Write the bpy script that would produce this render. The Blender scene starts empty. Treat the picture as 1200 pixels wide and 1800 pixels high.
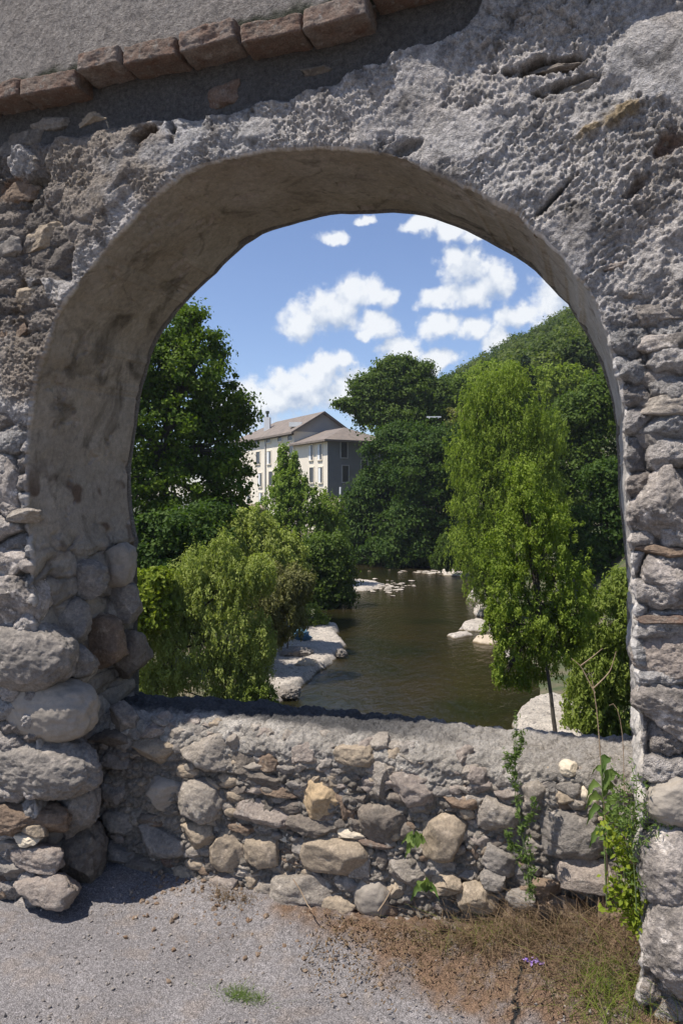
import bpy, math, time
import numpy as np
from mathutils import Vector
R = math.radians
T0 = time.time()
SC = bpy.context.scene
COL = SC.collection

# ------------------------------------------------------------------ camera
# world frame = wall frame: X along the wall, Y through the wall, Z up, road at 0
F, HZ, EYE = 1255.0, 870.0, 1.6
TH = math.atan2(1255.0, 3500.0)
VX, VY = -math.sin(TH), math.cos(TH)          # view axis
RX, RY = math.cos(TH), math.sin(TH)           # camera right
cam_d = bpy.data.cameras.new('camera')
cam = bpy.data.objects.new('camera', cam_d)
COL.objects.link(cam)
cam.location = (0, 0, EYE)
cam.rotation_euler = (R(90), 0, TH)
cam_d.sensor_fit = 'VERTICAL'
cam_d.sensor_height = 36.0
cam_d.lens = 36.0 * F / 1800.0
cam_d.shift_y = -(900.0 - HZ) / 1800.0
cam_d.clip_start = 0.05
cam_d.clip_end = 6000
SC.camera = cam

def ray(px, py):
    k = (px - 600.0) / F
    return (VX + RX * k, VY + RY * k, (HZ - py) / F)
def atY(px, py, Y):                            # on a plane parallel to the wall
    d = ray(px, py); t = Y / d[1]
    return Vector((d[0] * t, Y, EYE + d[2] * t))
def atD(px, py, D):                            # at distance D along the view axis
    d = ray(px, py)
    return Vector((d[0] * D, d[1] * D, EYE + d[2] * D))
def atZ(px, py, z):
    d = ray(px, py); t = (z - EYE) / d[2]
    return Vector((d[0] * t, d[1] * t, z))
def cw(x, d, z):                               # (sideways, away, up) seen from the eye
    return Vector((x * RX + d * VX, x * RY + d * VY, z))

# ------------------------------------------------------------------ sun, sky
SUN_T = Vector((0.338, 0.28, -0.90)).normalized()
sun_d = bpy.data.lights.new('sun', 'SUN')
sun_d.energy = 5.0; sun_d.angle = R(0.53); sun_d.color = (1.0, 0.955, 0.89)
sun = bpy.data.objects.new('sun', sun_d); COL.objects.link(sun)
sun.rotation_euler = SUN_T.to_track_quat('-Z', 'Y').to_euler()
SC.view_settings.view_transform = 'Standard'
SC.view_settings.look = 'None'
SC.view_settings.exposure = 0.42
SC.view_settings.gamma = 1.0

class NT:
    def __init__(s, tree): s.t = tree
    def n(s, typ, **kw):
        nd = s.t.nodes.new(typ)
        for k, v in kw.items(): setattr(nd, k, v)
        return nd
    def L(s, a, b): s.t.links.new(a, b)
    def put(s, sock, v):
        if hasattr(v, 'is_output') or isinstance(v, bpy.types.NodeSocket): s.L(v, sock)
        elif v is not None: sock.default_value = v
    def math(s, op, a, b=None, clamp=False):
        nd = s.n('ShaderNodeMath', operation=op); nd.use_clamp = clamp
        s.put(nd.inputs[0], a)
        if b is not None: s.put(nd.inputs[1], b)
        return nd.outputs[0]
    def vm(s, op, a, b=None):
        nd = s.n('ShaderNodeVectorMath', operation=op)
        s.put(nd.inputs[0], a)
        if b is not None: s.put(nd.inputs[1], b)
        return nd.outputs['Value'] if op in ('LENGTH', 'DOT_PRODUCT') else nd.outputs[0]
    def noise(s, vec, scale, detail=4, rough=.5, dist=0.0):
        nd = s.n('ShaderNodeTexNoise'); s.put(nd.inputs['Vector'], vec)
        nd.inputs['Scale'].default_value = scale; nd.inputs['Detail'].default_value = detail
        nd.inputs['Roughness'].default_value = rough; nd.inputs['Distortion'].default_value = dist
        return nd.outputs['Fac']
    def rng(s, v, a, b, c=0., d=1., smooth=False):
        nd = s.n('ShaderNodeMapRange')
        if smooth: nd.interpolation_type = 'SMOOTHSTEP'
        s.put(nd.inputs[0], v)
        for i, q in enumerate((a, b, c, d)): nd.inputs[i + 1].default_value = q
        return nd.outputs[0]
    def mix(s, f, a, b, mode='MIX'):
        nd = s.n('ShaderNodeMix', data_type='RGBA', blend_type=mode)
        s.put(nd.inputs[0], f)
        for i, q in ((6, a), (7, b)):
            if isinstance(q, tuple) and len(q) == 3: q = q + (1,)
            s.put(nd.inputs[i], q)
        return nd.outputs[2]

W = bpy.data.worlds.new('World'); SC.world = W; W.use_nodes = True
w = NT(W.node_tree); W.node_tree.nodes.clear()
wo = w.n('ShaderNodeOutputWorld')
sky = w.n('ShaderNodeTexSky', sky_type='NISHITA'); sky.sun_disc = False
sky.sun_elevation = math.asin(-SUN_T.z)
sky.sun_rotation = math.atan2(-SUN_T.x, -SUN_T.y)
sky.altitude = 200; sky.air_density = 1.0; sky.dust_density = 0.35; sky.ozone_density = 2.2
tc = w.n('ShaderNodeTexCoord')
dirv = tc.outputs['Generated']
sepd = w.n('ShaderNodeSeparateXYZ'); w.L(dirv, sepd.inputs[0])
az = w.math('ARCTAN2', w.vm('DOT_PRODUCT', dirv, (RX, RY, 0)), w.vm('DOT_PRODUCT', dirv, (VX, VY, 0)))
el = w.math('ARCSINE', sepd.outputs[2])
cmb = w.n('ShaderNodeCombineXYZ'); w.L(az, cmb.inputs[0]); w.L(el, cmb.inputs[1])
p2 = cmb.outputs[0]
wn = w.n('ShaderNodeTexNoise'); w.L(p2, wn.inputs['Vector']); wn.inputs['Scale'].default_value = 22; wn.inputs['Detail'].default_value = 5
warp = w.vm('SCALE', w.vm('SUBTRACT', wn.outputs['Color'], (.5, .5, .5))); warp.node.inputs['Scale'].default_value = .042
pw = w.vm('ADD', p2, warp)
CL = [(530,566,46,32),(585,545,60,40),(628,520,55,32),(668,525,32,20),
      (808,470,38,40),(868,497,38,34),(775,520,48,18),(835,518,55,22),(800,445,24,18),
      (775,574,46,24),(835,575,34,18),(905,558,44,22),(928,550,26,18),(868,598,26,24),
      (705,610,42,20),(765,632,52,22),(720,640,60,22),
      (570,652,52,32),(530,680,80,40),(600,640,26,20),(470,700,85,36),(410,725,80,32),(610,690,60,40),
      (588,417,34,12),(740,396,42,16),(795,402,40,16),(840,415,34,12),(668,574,40,20),(640,585,20,10),
      (975,520,40,50),(645,385,18,8),(1050,480,90,90),(1000,560,60,40),
      (1250,300,140,50),(80,600,150,50)]  # noqa
def cloud_density(pv):
    acc = None
    for (cx, cy, rx, ry) in CL:
        k = (cx - 600) / F
        a = math.atan(k); e = math.atan((HZ - cy) / F / math.sqrt(1 + k * k))
        sx, sy = F / rx * (1 / (1 + k*k)) ** .0, F / ry
        q = w.vm('SUBTRACT', pv, (a, e, 0)); q = w.vm('MULTIPLY', q, (sx / 1.22, sy / 1.22, 0))
        v = w.math('SUBTRACT', 1.0, w.vm('LENGTH', q))
        if acc is None: acc = v
        else:
            nd = w.n('ShaderNodeMath', operation='SMOOTH_MAX'); w.L(acc, nd.inputs[0]); w.L(v, nd.inputs[1]); nd.inputs[2].default_value = .25
            acc = nd.outputs[0]
    return acc
dens = cloud_density(pw)
fb = w.noise(p2, 50, 8, .56)
D1 = w.math('ADD', dens, w.math('MULTIPLY', w.math('SUBTRACT', fb, .5), 1.15))
alpha = w.rng(D1, 0.04, 0.55, 0, 1, True)
up_ = cloud_density(w.vm('ADD', pw, (-.008, .020, 0)))
lift = w.math('MULTIPLY', w.math('SUBTRACT', dens, up_), .95)
fb2 = w.noise(w.vm('ADD', p2, (.012, -.012, 0)), 30, 5, .5)
shade = w.math('ADD', w.math('MULTIPLY', w.math('SUBTRACT', fb, fb2), 2.0), w.math('ADD', w.rng(D1, .1, 1.1, .70, .58), lift))
ccol = w.mix(w.math('MULTIPLY', shade, 1.0, True), (.40, .48, .62), (.84, .86, .88))
bg1 = w.n('ShaderNodeBackground'); w.L(w.mix(1., sky.outputs[0], (1.0, .985, 1.10), 'MULTIPLY'), bg1.inputs[0]); bg1.inputs[1].default_value = 0.105
bg2 = w.n('ShaderNodeBackground'); w.L(ccol, bg2.inputs[0]); bg2.inputs[1].default_value = 0.86
mx = w.n('ShaderNodeMixShader'); w.L(w.math('MULTIPLY', alpha, .93), mx.inputs[0]); w.L(bg1.outputs[0], mx.inputs[1]); w.L(bg2.outputs[0], mx.inputs[2])
w.L(mx.outputs[0], wo.inputs[0])

# ------------------------------------------------------------------ numpy noise
_rs = np.random.RandomState(7)
_perm = _rs.permutation(256).astype(np.int32); _perm = np.concatenate([_perm, _perm, _perm])
_g = _rs.normal(size=(256, 3)).astype(np.float32); _g /= np.linalg.norm(_g, axis=1)[:, None]
def perlin(P):
    P = np.asarray(P, np.float32)
    i = np.floor(P).astype(np.int32); f = P - i; i &= 255
    u = f * f * f * (f * (f * 6 - 15) + 10)
    out = np.zeros(len(P), np.float32)
    for dx in (0, 1):
        wx = u[:, 0] if dx else 1 - u[:, 0]
        a = _perm[i[:, 0] + dx]
        for dy in (0, 1):
            wy = wx * (u[:, 1] if dy else 1 - u[:, 1])
            b = _perm[a + i[:, 1] + dy]
            for dz in (0, 1):
                ww = wy * (u[:, 2] if dz else 1 - u[:, 2])
                g = _g[_perm[b + i[:, 2] + dz] & 255]
                out += ww * (g[:, 0] * (f[:, 0] - dx) + g[:, 1] * (f[:, 1] - dy) + g[:, 2] * (f[:, 2] - dz))
    return out * 1.6
def fbm(P, scale, octv=3, gain=.5, off=0.):
    P = np.asarray(P, np.float32) * scale + off; a = 1.; s = 0.; o = 0
    for k in range(octv):
        o = o + a * perlin(P); s += a; a *= gain; P = P * 2.03 + 17.3
    return o / s
def ridged(P, scale, octv=3, gain=.55, off=0.):
    P = np.asarray(P, np.float32) * scale + off; a = 1.; s = 0.; o = 0
    for k in range(octv):
        o = o + a * (1 - 2 * np.abs(perlin(P))); s += a; a *= gain; P = P * 2.03 + 9.1
    return o / s
def voro(X, Y, seed=0):
    ix, iy = np.floor(X).astype(np.int64), np.floor(Y).astype(np.int64)
    f1 = np.full(X.shape, 9., np.float32); f2 = f1.copy(); ident = np.zeros(X.shape, np.int64)
    for dx in (-1, 0, 1):
        for dy in (-1, 0, 1):
            cx, cy = ix + dx, iy + dy
            h = (cx * 73856093 ^ cy * 19349663 ^ (seed * 83492791 + 12345)) & 0x7fffffff
            h = (h * 1103515245 + 12345) & 0x7fffffff
            rx = ((h >> 8) & 1023) / 1023.; h2 = (h * 1103515245 + 12345) & 0x7fffffff
            ry = ((h2 >> 8) & 1023) / 1023.
            d = np.hypot(cx + .15 + .7 * rx - X, cy + .15 + .7 * ry - Y)
            new = d < f1
            f2 = np.where(new, f1, np.minimum(f2, d)); ident = np.where(new, h, ident); f1 = np.where(new, d, f1)
    return f1, f2, (ident % 1000) / 1000.
def sstep(x, a, b):
    t = np.clip((x - a) / (b - a), 0, 1); return t * t * (3 - 2 * t)

# ------------------------------------------------------------------ mesh helpers
def mesh_np(name, V, Fq, mats, parent=None, smooth=True, col=None, tint=None, midx=None):
    V = np.asarray(V, np.float32).reshape(-1, 3); Fq = np.asarray(Fq, np.int32)
    me = bpy.data.meshes.new(name); k = Fq.shape[1]; nf = len(Fq)
    me.vertices.add(len(V)); me.vertices.foreach_set('co', V.ravel())
    me.loops.add(nf * k); me.loops.foreach_set('vertex_index', Fq.ravel())
    me.polygons.add(nf); me.polygons.foreach_set('loop_start', np.arange(nf, dtype=np.int32) * k)
    me.polygons.foreach_set('use_smooth', np.full(nf, smooth, bool))
    if col is not None:
        a = me.attributes.new('Col', 'FLOAT_COLOR', 'POINT')
        c = np.ones((len(V), 4), np.float32); c[:, :3] = col; a.data.foreach_set('color', c.ravel())
    if tint is not None:
        a = me.attributes.new('tint', 'FLOAT', 'FACE'); a.data.foreach_set('value', np.asarray(tint, np.float32))
    if not isinstance(mats, (list, tuple)): mats = [mats]
    for m in mats: me.materials.append(m)
    if midx is not None: me.polygons.foreach_set('material_index', np.asarray(midx, np.int32))
    me.update(calc_edges=True)
    o = bpy.data.objects.new(name, me); COL.objects.link(o)
    if parent is not None: o.parent = parent
    return o
def grid_faces(nr, nc):
    i = np.arange(nr * nc, dtype=np.int32).reshape(nr, nc)
    return np.stack([i[:-1, :-1], i[:-1, 1:], i[1:, 1:], i[1:, :-1]], -1).reshape(-1, 4)
def grid_normals(G):
    du = np.gradient(G, axis=1); dv = np.gradient(G, axis=0)
    n = np.cross(du, dv); return n / (np.linalg.norm(n, axis=2, keepdims=True) + 1e-9)
def tag(o, label=None, cat=None, group=None, kind=None):
    if label: o['label'] = label
    if cat: o['category'] = cat
    if group: o['group'] = group
    if kind: o['kind'] = kind
    return o
def empty(name, loc, label, cat, group=None):
    o = bpy.data.objects.new(name, None); COL.objects.link(o); o.location = loc
    o.empty_display_size = .2
    bpy.context.view_layer.update()
    return tag(o, label, cat, group)
def under(o, root):                            # mesh written in world coordinates -> child of root
    o.parent = root
    from mathutils import Matrix
    o.matrix_parent_inverse = Matrix.Translation(-Vector(root.location))
    return o
def boxes(lst):                                # [(centre, ax, ay, az half vectors)] -> V, F
    V, Fq = [], []
    for (c, a, b, d) in lst:
        c, a, b, d = map(Vector, (c, a, b, d)); n = len(V)
        for s in (-1, 1):
            for t in (-1, 1):
                for u in (-1, 1): V.append(c + a * s + b * t + d * u)
        for q in ((0,1,3,2),(4,6,7,5),(0,4,5,1),(2,3,7,6),(0,2,6,4),(1,5,7,3)): Fq.append([n + i for i in q])
    return np.array([tuple(v) for v in V]), np.array(Fq)
def tube(path, rad, seg=6):
    P = np.array([tuple(p) for p in path], float); n = len(P)
    rad = np.broadcast_to(np.asarray(rad, float), (n,))
    T = np.gradient(P, axis=0); T /= np.linalg.norm(T, axis=1)[:, None] + 1e-9
    ref = np.array([.31, .17, .93]); A = np.cross(T, ref); A /= np.linalg.norm(A, axis=1)[:, None] + 1e-9
    B = np.cross(T, A); th = np.linspace(0, 2 * np.pi, seg, endpoint=False)
    V = P[:, None] + rad[:, None, None] * (np.cos(th)[None, :, None] * A[:, None] + np.sin(th)[None, :, None] * B[:, None])
    Fq = []
    for i in range(n - 1):
        for j in range(seg):
            Fq.append([i*seg+j, i*seg+(j+1) % seg, (i+1)*seg+(j+1) % seg, (i+1)*seg+j])
    return V.reshape(-1, 3), np.array(Fq)
def join(parts):
    V, Fq, n = [], [], 0
    for v, f in parts:
        V.append(v); Fq.append(f + n); n += len(v)
    return np.concatenate(V), np.concatenate(Fq)

# ------------------------------------------------------------------ materials
def mat(name):
    m = bpy.data.materials.new(name); m.use_nodes = True; t = NT(m.node_tree)
    b = m.node_tree.nodes['Principled BSDF']; return m, t, b
def stone_mat(name, c1, c2, c3=None, scale=9., rough=.92, bump=.8, speck=.5, attr=False, stain=0., k=.93, bd=.012):
    KW = (k * 1.09, k * 1.0, k * .90)
    if c1: c1 = tuple(q * z for q, z in zip(c1, KW))
    if c3: c3 = tuple(q * z for q, z in zip(c3, KW))
    if not attr: c2 = tuple(q * z for q, z in zip(c2, KW))
    m, t, b = mat(name)
    pos = t.n('ShaderNodeNewGeometry').outputs['Position']
    n1 = t.noise(pos, scale, 6, .6, .4); n2 = t.noise(pos, scale * 9, 5, .65); n3 = t.noise(pos, scale * 40, 3, .6)
    if attr:
        at = t.n('ShaderNodeAttribute', attribute_name='Col'); col = at.outputs['Color']
        col = t.mix(t.rng(n1, .35, .7), col, t.mix(1., col, c2, 'MULTIPLY'))
    else:
        col = t.mix(t.rng(n1, .32, .68), c1, c2)
    if c3: col = t.mix(t.rng(t.noise(pos, scale * 2.3, 5, .6), .56, .68), col, c3)
    col = t.mix(speck, col, t.mix(1., col, t.mix(t.rng(n2, .3, .7), (.42, .41, .40), (1.6, 1.57, 1.52)), 'MULTIPLY'))
    col = t.mix(speck * .8, col, t.mix(1., col, t.mix(t.rng(n3, .3, .7), (.50, .50, .50), (1.5, 1.5, 1.5)), 'MULTIPLY'))
    if name.startswith('river_'):
        sz = t.n('ShaderNodeSeparateXYZ'); t.L(pos, sz.inputs[0])
        wet = t.rng(t.math('ADD', sz.outputs[2], t.math('MULTIPLY', n1, -.16)), -5.46, -5.40, 1, 0)
        col = t.mix(wet, col, t.mix(1., col, (.30, .27, .20), 'MULTIPLY'))
    if stain:
        ns = t.noise(pos, 4.2, 7, .62, .8)
        col = t.mix(t.rng(ns, .56, .72, 0, stain), col, (.045, .034, .024))
        ns2 = t.noise(t.vm('MULTIPLY', pos, (1, 1, .45)), 11, 5, .6, 1.2)
        col = t.mix(t.rng(ns2, .58, .74, 0, stain * .75), col, (.05, .04, .03))
    t.L(col, b.inputs['Base Color']); b.inputs['Roughness'].default_value = rough
    b.inputs['Specular IOR Level'].default_value = .25
    nm_ = t.noise(pos, scale * 4, 6, .7, .5)
    hsum = t.math('ADD', t.math('ADD', t.math('MULTIPLY', n2, .7), t.math('MULTIPLY', n3, .4)), t.math('MULTIPLY', nm_, 1.2))
    bp = t.n('ShaderNodeBump'); bp.inputs['Strength'].default_value = bump; bp.inputs['Distance'].default_value = bd
    t.L(hsum, bp.inputs['Height']); t.L(bp.outputs[0], b.inputs['Normal'])
    return m
M = {}
M['face'] = stone_mat('lime_render', None, (.92, .90, .88), None, 7, .95, 1.0, .70, attr=True, bd=.030)
M['soffit'] = stone_mat('arch_plaster', None, (.82, .78, .72), None, 5, .9, .45, .35, attr=True, stain=.85)
M['rubble'] = stone_mat('rubble_mortar', None, (.88, .86, .83), None, 9, .95, 1.0, .6, attr=True, bd=.022)
M['w'] = stone_mat('pale_stone', (.40, .375, .345), (.27, .255, .235), (.50, .48, .45), 12, .9, .9)
M['g'] = stone_mat('grey_stone', (.27, .26, .25), (.18, .175, .17), (.36, .34, .32), 9, .9, .7)
M['t'] = stone_mat('tan_stone', (.34, .295, .235), (.24, .21, .17), (.40, .35, .29), 11, .85, .45)
M['o'] = stone_mat('ochre_stone', (.43, .345, .235), (.33, .26, .17), (.48, .40, .30), 8, .85, .45)
M['d'] = stone_mat('dark_stone', (.14, .13, .12), (.20, .18, .16), (.26, .24, .21), 9, .85, .7)
M['b'] = stone_mat('brown_stone', (.23, .18, .14), (.16, .125, .10), (.32, .27, .22), 9, .9, .8)
M['s'] = stone_mat('smooth_cobble', (.31, .29, .26), (.25, .235, .215), None, 6, .7, .18, .2)
M['k'] = stone_mat('crusted_stone', (.50, .475, .465), (.13, .125, .12), (.74, .72, .71), 9, .95, 1.0, .6)
M['r'] = stone_mat('red_brick', (.215, .140, .110), (.25, .215, .190), (.31, .295, .28), 18, .95, 1.0, .5)
M['q'] = stone_mat('crusted_brick', (.30, .28, .265), (.22, .15, .12), (.36, .34, .33), 14, .95, 1.0, .5)
M['p'] = stone_mat('pinkish_stone', (.37, .335, .31), (.27, .245, .235), (.43, .405, .385), 12, .9, .9)
M['c'] = stone_mat('cream_stone', (.62, .57, .47), (.52, .48, .40), None, 8, .85, .4, .2)
M['limestone'] = stone_mat('river_limestone', (.43, .42, .40), (.30, .29, .275), (.15, .15, .155), 2.4, .9, 1.0, .75, k=1.25, bd=.06)
M['tanrock'] = stone_mat('river_tan_rock', (.40, .35, .28), (.50, .45, .37), None, 1.5, .85, .4, .25)

def leaf_mat(name, ca, cb, trans=.40, rough=.62):
    m, t, b = mat(name)
    at = t.n('ShaderNodeAttribute', attribute_name='tint')
    col = t.mix(at.outputs['Fac'], ca, cb)
    t.L(col, b.inputs['Base Color']); b.inputs['Roughness'].default_value = rough
    b.inputs['Specular IOR Level'].default_value = .18
    tr = t.n('ShaderNodeBsdfTranslucent'); t.L(t.mix(1., col, (1.25, 1.35, .6), 'MULTIPLY'), tr.inputs[0])
    mxs = t.n('ShaderNodeMixShader'); mxs.inputs[0].default_value = trans
    t.L(b.outputs[0], mxs.inputs[1]); t.L(tr.outputs[0], mxs.inputs[2])
    t.L(mxs.outputs[0], m.node_tree.nodes['Material Output'].inputs[0])
    return m
LM = dict(
    plane=leaf_mat('plane_tree_leaves', (.040, .085, .010), (.150, .210, .018)),
    dark=leaf_mat('dark_leaves', (.028, .064, .010), (.090, .140, .022)),
    mid=leaf_mat('mid_green_leaves', (.060, .100, .016), (.125, .175, .028)),
    olive=leaf_mat('olive_leaves', (.145, .195, .030), (.245, .290, .060)),
    willow=leaf_mat('willow_leaves', (.150, .215, .024), (.270, .330, .052)),
    yellow=leaf_mat('yellow_green_leaves', (.160, .210, .020), (.250, .290, .030)),
    bloom=leaf_mat('brownish_leaves', (.150, .145, .055), (.230, .225, .085)),
    fresh=leaf_mat('fresh_leaves', (.130, .205, .030), (.245, .310, .062)),
    wood=leaf_mat('hill_leaves', (.034, .066, .014), (.150, .180, .040)),
    pale=leaf_mat('pale_willow_leaves', (.220, .265, .055), (.380, .415, .120)),
    weed=leaf_mat('weed_leaves', (.085, .140, .035), (.170, .230, .060)),
    dry=leaf_mat('dry_leaves', (.09, .055, .032), (.24, .17, .10), .2, .8),
    pine=leaf_mat('pine_needles', (.016, .036, .014), (.036, .060, .022)),
)
def plain(name, c, rough=.8, c2=None, scale=3., bump=.2):
    m, t, b = mat(name); pos = t.n('ShaderNodeNewGeometry').outputs['Position']
    n = t.noise(pos, scale, 5, .6)
    t.L(t.mix(t.rng(n, .3, .7), c, c2 or tuple(q * .75 for q in c)), b.inputs['Base Color'])
    b.inputs['Roughness'].default_value = rough
    bp = t.n('ShaderNodeBump'); bp.inputs['Strength'].default_value = bump; bp.inputs['Distance'].default_value = .03
    t.L(t.noise(pos, scale * 6, 4, .6), bp.inputs['Height']); t.L(bp.outputs[0], b.inputs['Normal'])
    return m
M['bark'] = plain('bark', (.10, .08, .06), .9, (.05, .04, .03), 8, .6)
M['stem'] = plain('green_stem', (.13, .17, .05), .6, (.09, .12, .04), 20)
M['drystem'] = plain('dry_stem', (.36, .27, .17), .7, (.26, .17, .11), 20)
M['wallpaint'] = plain('house_plaster', (.80, .71, .57), .9, (.70, .62, .50), .5, .1)
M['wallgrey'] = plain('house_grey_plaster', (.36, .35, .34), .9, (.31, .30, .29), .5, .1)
M['wallside_shaded'] = plain('house_side_shaded_plaster', (.20, .20, .205), .9, (.165, .165, .17), .5, .1)  # shade on the wing end put into a darker plaster colour
M['rooftile'] = plain('roof_tiles', (.22, .175, .14), .9, (.14, .115, .095), 1.2, .6)
M['eave'] = plain('eave_wood', (.12, .10, .08), .9)
M['pane'] = plain('window_glass', (.05, .05, .055), .25)
M['shutter'] = plain('shutter_paint', (.30, .27, .22), .8)
M['white'] = plain('white_paint', (.75, .75, .73), .6, (.65, .65, .63))
M['iron'] = plain('dark_metal', (.05, .05, .05), .5)
M['bluecloth'] = plain('blue_cloth', (.05, .13, .20), .8, (.09, .20, .28), 6, .5)
M['petal'] = plain('purple_petals', (.38, .20, .62), .6, (.55, .40, .75), 40)
print('setup', time.time() - T0)

# ------------------------------------------------------------------ road
def build_road():
    def axis(lo, hi, a, b, st, grow=1.25):
        v = list(np.arange(a, b, st)); s = st
        while v[-1] < hi: s *= grow; v.append(v[-1] + s)
        s = st; u = []; q = a
        while q > lo: s *= grow; q -= s; u.append(q)
        return np.array(u[::-1] + v)
    xs = axis(-30, 30, -2.5, .9, .0065); ys = axis(-40, 2.7, 1.6, 2.62, .0055)
    ys = ys[ys < 2.70]; ys = np.append(ys, 2.72)
    X, Y = np.meshgrid(xs, ys)
    P = np.stack([X.ravel(), Y.ravel(), np.zeros(X.size)], -1)
    g = fbm(P, 55, 2) * .0022 + fbm(P, 160, 2) * .0018
    edge = 2.30 + .10 * fbm(P, 2.5, 3)[:].reshape(X.shape)
    rise = sstep(X, -.75, .25) * .20 * sstep(Y, 1.75, 2.45) + .035 * sstep(Y, 2.25, 2.55)
    big = fbm(P, 4, 3).reshape(X.shape)
    H = rise + big * .012 + g.reshape(X.shape) + .012 * ridged(P, 22, 2).reshape(X.shape) * sstep(Y, 2.1, 2.4) * sstep(X, -1.6, -.9)
    dirt = sstep(Y + .16 * big + .5 * sstep(X, -1.3, .2) , 2.36, 2.62) * sstep(X + .3 * big, -1.35, -.95)
    dn = fbm(P, 14, 3).reshape(X.shape)
    dirt = np.clip(dirt * (1.0 + dn * 1.2), 0, 1)
    base = np.array([.238, .218, .212]); br = np.array([.165, .105, .068])
    base = base * (1 + np.array([.05, 0, -.06]) * sstep(dn + big, 0, .5)[..., None])
    c = base * (1 + .32 * fbm(P, 3, 4).reshape(X.shape)[..., None]) * (1 - dirt[..., None]) + br * dirt[..., None] * (1 + .35 * dn[..., None])
    crack = np.abs(X - (-.235 + .03 * dn + .05 * (Y - 2.2))) < .006 * (1 + 2 * dn)
    c = np.where((crack & (Y > 2.12) & (Y < 2.36))[..., None], np.array([.02, .02, .02]), c)
    G = np.stack([X, Y, H], -1)
    m, t, b = mat('gravelly_asphalt')
    at = t.n('ShaderNodeAttribute', attribute_name='Col')
    pos = t.n('ShaderNodeNewGeometry').outputs['Position']
    vo = t.n('ShaderNodeTexVoronoi'); t.L(pos, vo.inputs['Vector']); vo.inputs['Scale'].default_value = 300
    sp = t.rng(vo.outputs['Distance'], .1, .7, 1.25, .6)
    hs = t.n('ShaderNodeSeparateColor'); t.L(vo.outputs['Color'], hs.inputs[0])
    v2 = t.math('MULTIPLY', sp, t.rng(hs.outputs[0], 0, 1, .62, 1.45))
    n2 = t.noise(pos, 60, 4, .6)
    v2 = t.math('MULTIPLY', v2, t.rng(n2, .3, .7, .75, 1.25))
    cc = t.n('ShaderNodeCombineXYZ'); [t.L(v2, cc.inputs[i]) for i in range(3)]
    t.L(t.mix(1., at.outputs['Color'], cc.outputs[0], 'MULTIPLY'), b.inputs['Base Color'])
    b.inputs['Roughness'].default_value = .9; b.inputs['Specular IOR Level'].default_value = .2
    bp = t.n('ShaderNodeBump'); bp.inputs['Strength'].default_value = .8; bp.inputs['Distance'].default_value = .0035
    t.L(t.math('ADD', t.rng(vo.outputs['Distance'], 0, .8, 1, 0), n2), bp.inputs['Height']); t.L(bp.outputs[0], b.inputs['Normal'])
    o = mesh_np('road', G, grid_faces(*X.shape), m, col=c.reshape(-1, 3)); tag(o, kind='structure')
    return m
ROADM = build_road()
def road_z(x, y):
    s = lambda v, a, b: float(sstep(np.array(v), a, b))
    return s(x, -.75, .25) * .20 * s(y, 1.75, 2.45) + .035 * s(y, 2.25, 2.55)
print('road', time.time() - T0)

# ------------------------------------------------------------------ arched wall
YF, YP, YB = 2.20, 2.55, 2.84
def resample(pts, n, smooth=3):
    P = np.array(pts, float); d = np.r_[0, np.cumsum(np.hypot(*np.diff(P, axis=0).T))]
    s = np.linspace(0, d[-1], n); Q = np.stack([np.interp(s, d, P[:, k]) for k in (0, 1)], -1)
    for _ in range(smooth):
        K = max(3, n // 60); ker = np.hanning(2 * K + 1); ker /= ker.sum()
        pad = np.concatenate([2 * Q[:1] - Q[K:0:-1], Q, 2 * Q[-1:] - Q[-2:-K - 2:-1]])
        Q = np.stack([np.convolve(pad[:, k], ker, 'valid') for k in (0, 1)], -1)
    return Q
fr_px = [(64,1250),(62,1150),(58,1050),(52,960),(47,880),(45,800),(50,740),(60,680),(78,615),(100,558),(125,512),(155,475),(200,420),(260,355),(320,305),(340,293),(400,279),(470,264),(540,258),(600,259),(650,267),(720,284),(780,304),(840,333),(900,369),(950,409),(1000,458),(1037,510),(1062,570),(1080,630),(1092,700),(1099,800),(1104,900),(1110,1000),(1116,1100),(1121,1200),(1124,1300)]
bk_px = [(241,1150),(240,1080),(240,1000),(238,950),(231,900),(228,850),(231,800),(238,740),(248,680),(266,618),(292,568),(322,530),(352,505),(395,458),(440,418),(460,407),(490,399),(530,387),(580,375),(640,371),(700,370),(760,380),(830,402),(880,430),(930,465),(980,510),(1012,547),(1040,592),(1064,645),(1079,710),(1088,800),(1095,900),(1102,1000),(1107,1100),(1111,1200),(1113,1300)]
def outline(px, Y):
    p = [atY(a, b, Y) for a, b in px]; p = [(q.x, q.z) for q in p]
    return [(p[0][0], -.25), (p[0][0], p[0][1] * .5)] + p + [(p[-1][0], p[-1][1] * .5), (p[-1][0], -.25)]
NC = 1900
OF = resample(outline(fr_px, YF), NC, 2); OB = resample(outline(bk_px, YB), NC, 2)
# ragged chips on the far edge
ts = np.arange(NC)
n1 = fbm(np.stack([ts * .013, ts * 0, ts * 0 + 3.], -1), 1, 3); n2_ = fbm(np.stack([ts * .06, ts * 0, ts * 0 + 8.], -1), 1, 2)
cen = np.array([-1.02, 1.72])
def outdir(O):
    D = O - cen; D[:, 1] = np.maximum(D[:, 1], 0); D /= np.linalg.norm(D, axis=1)[:, None] + 1e-9; return D
DF = outdir(OF.copy()); DB = outdir(OB.copy())
OB = OB + DB * (n1 * .020 + np.round(n2_ * 2) / 2 * .010)[:, None]
OF = OF + DF * (n1 * .018 + n2_ * .008)[:, None]

arch = empty('arched_wall', (-1.0, YF, 0), 'weathered stone and plaster wall pierced by a round arch opening onto the river', 'wall')
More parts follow.
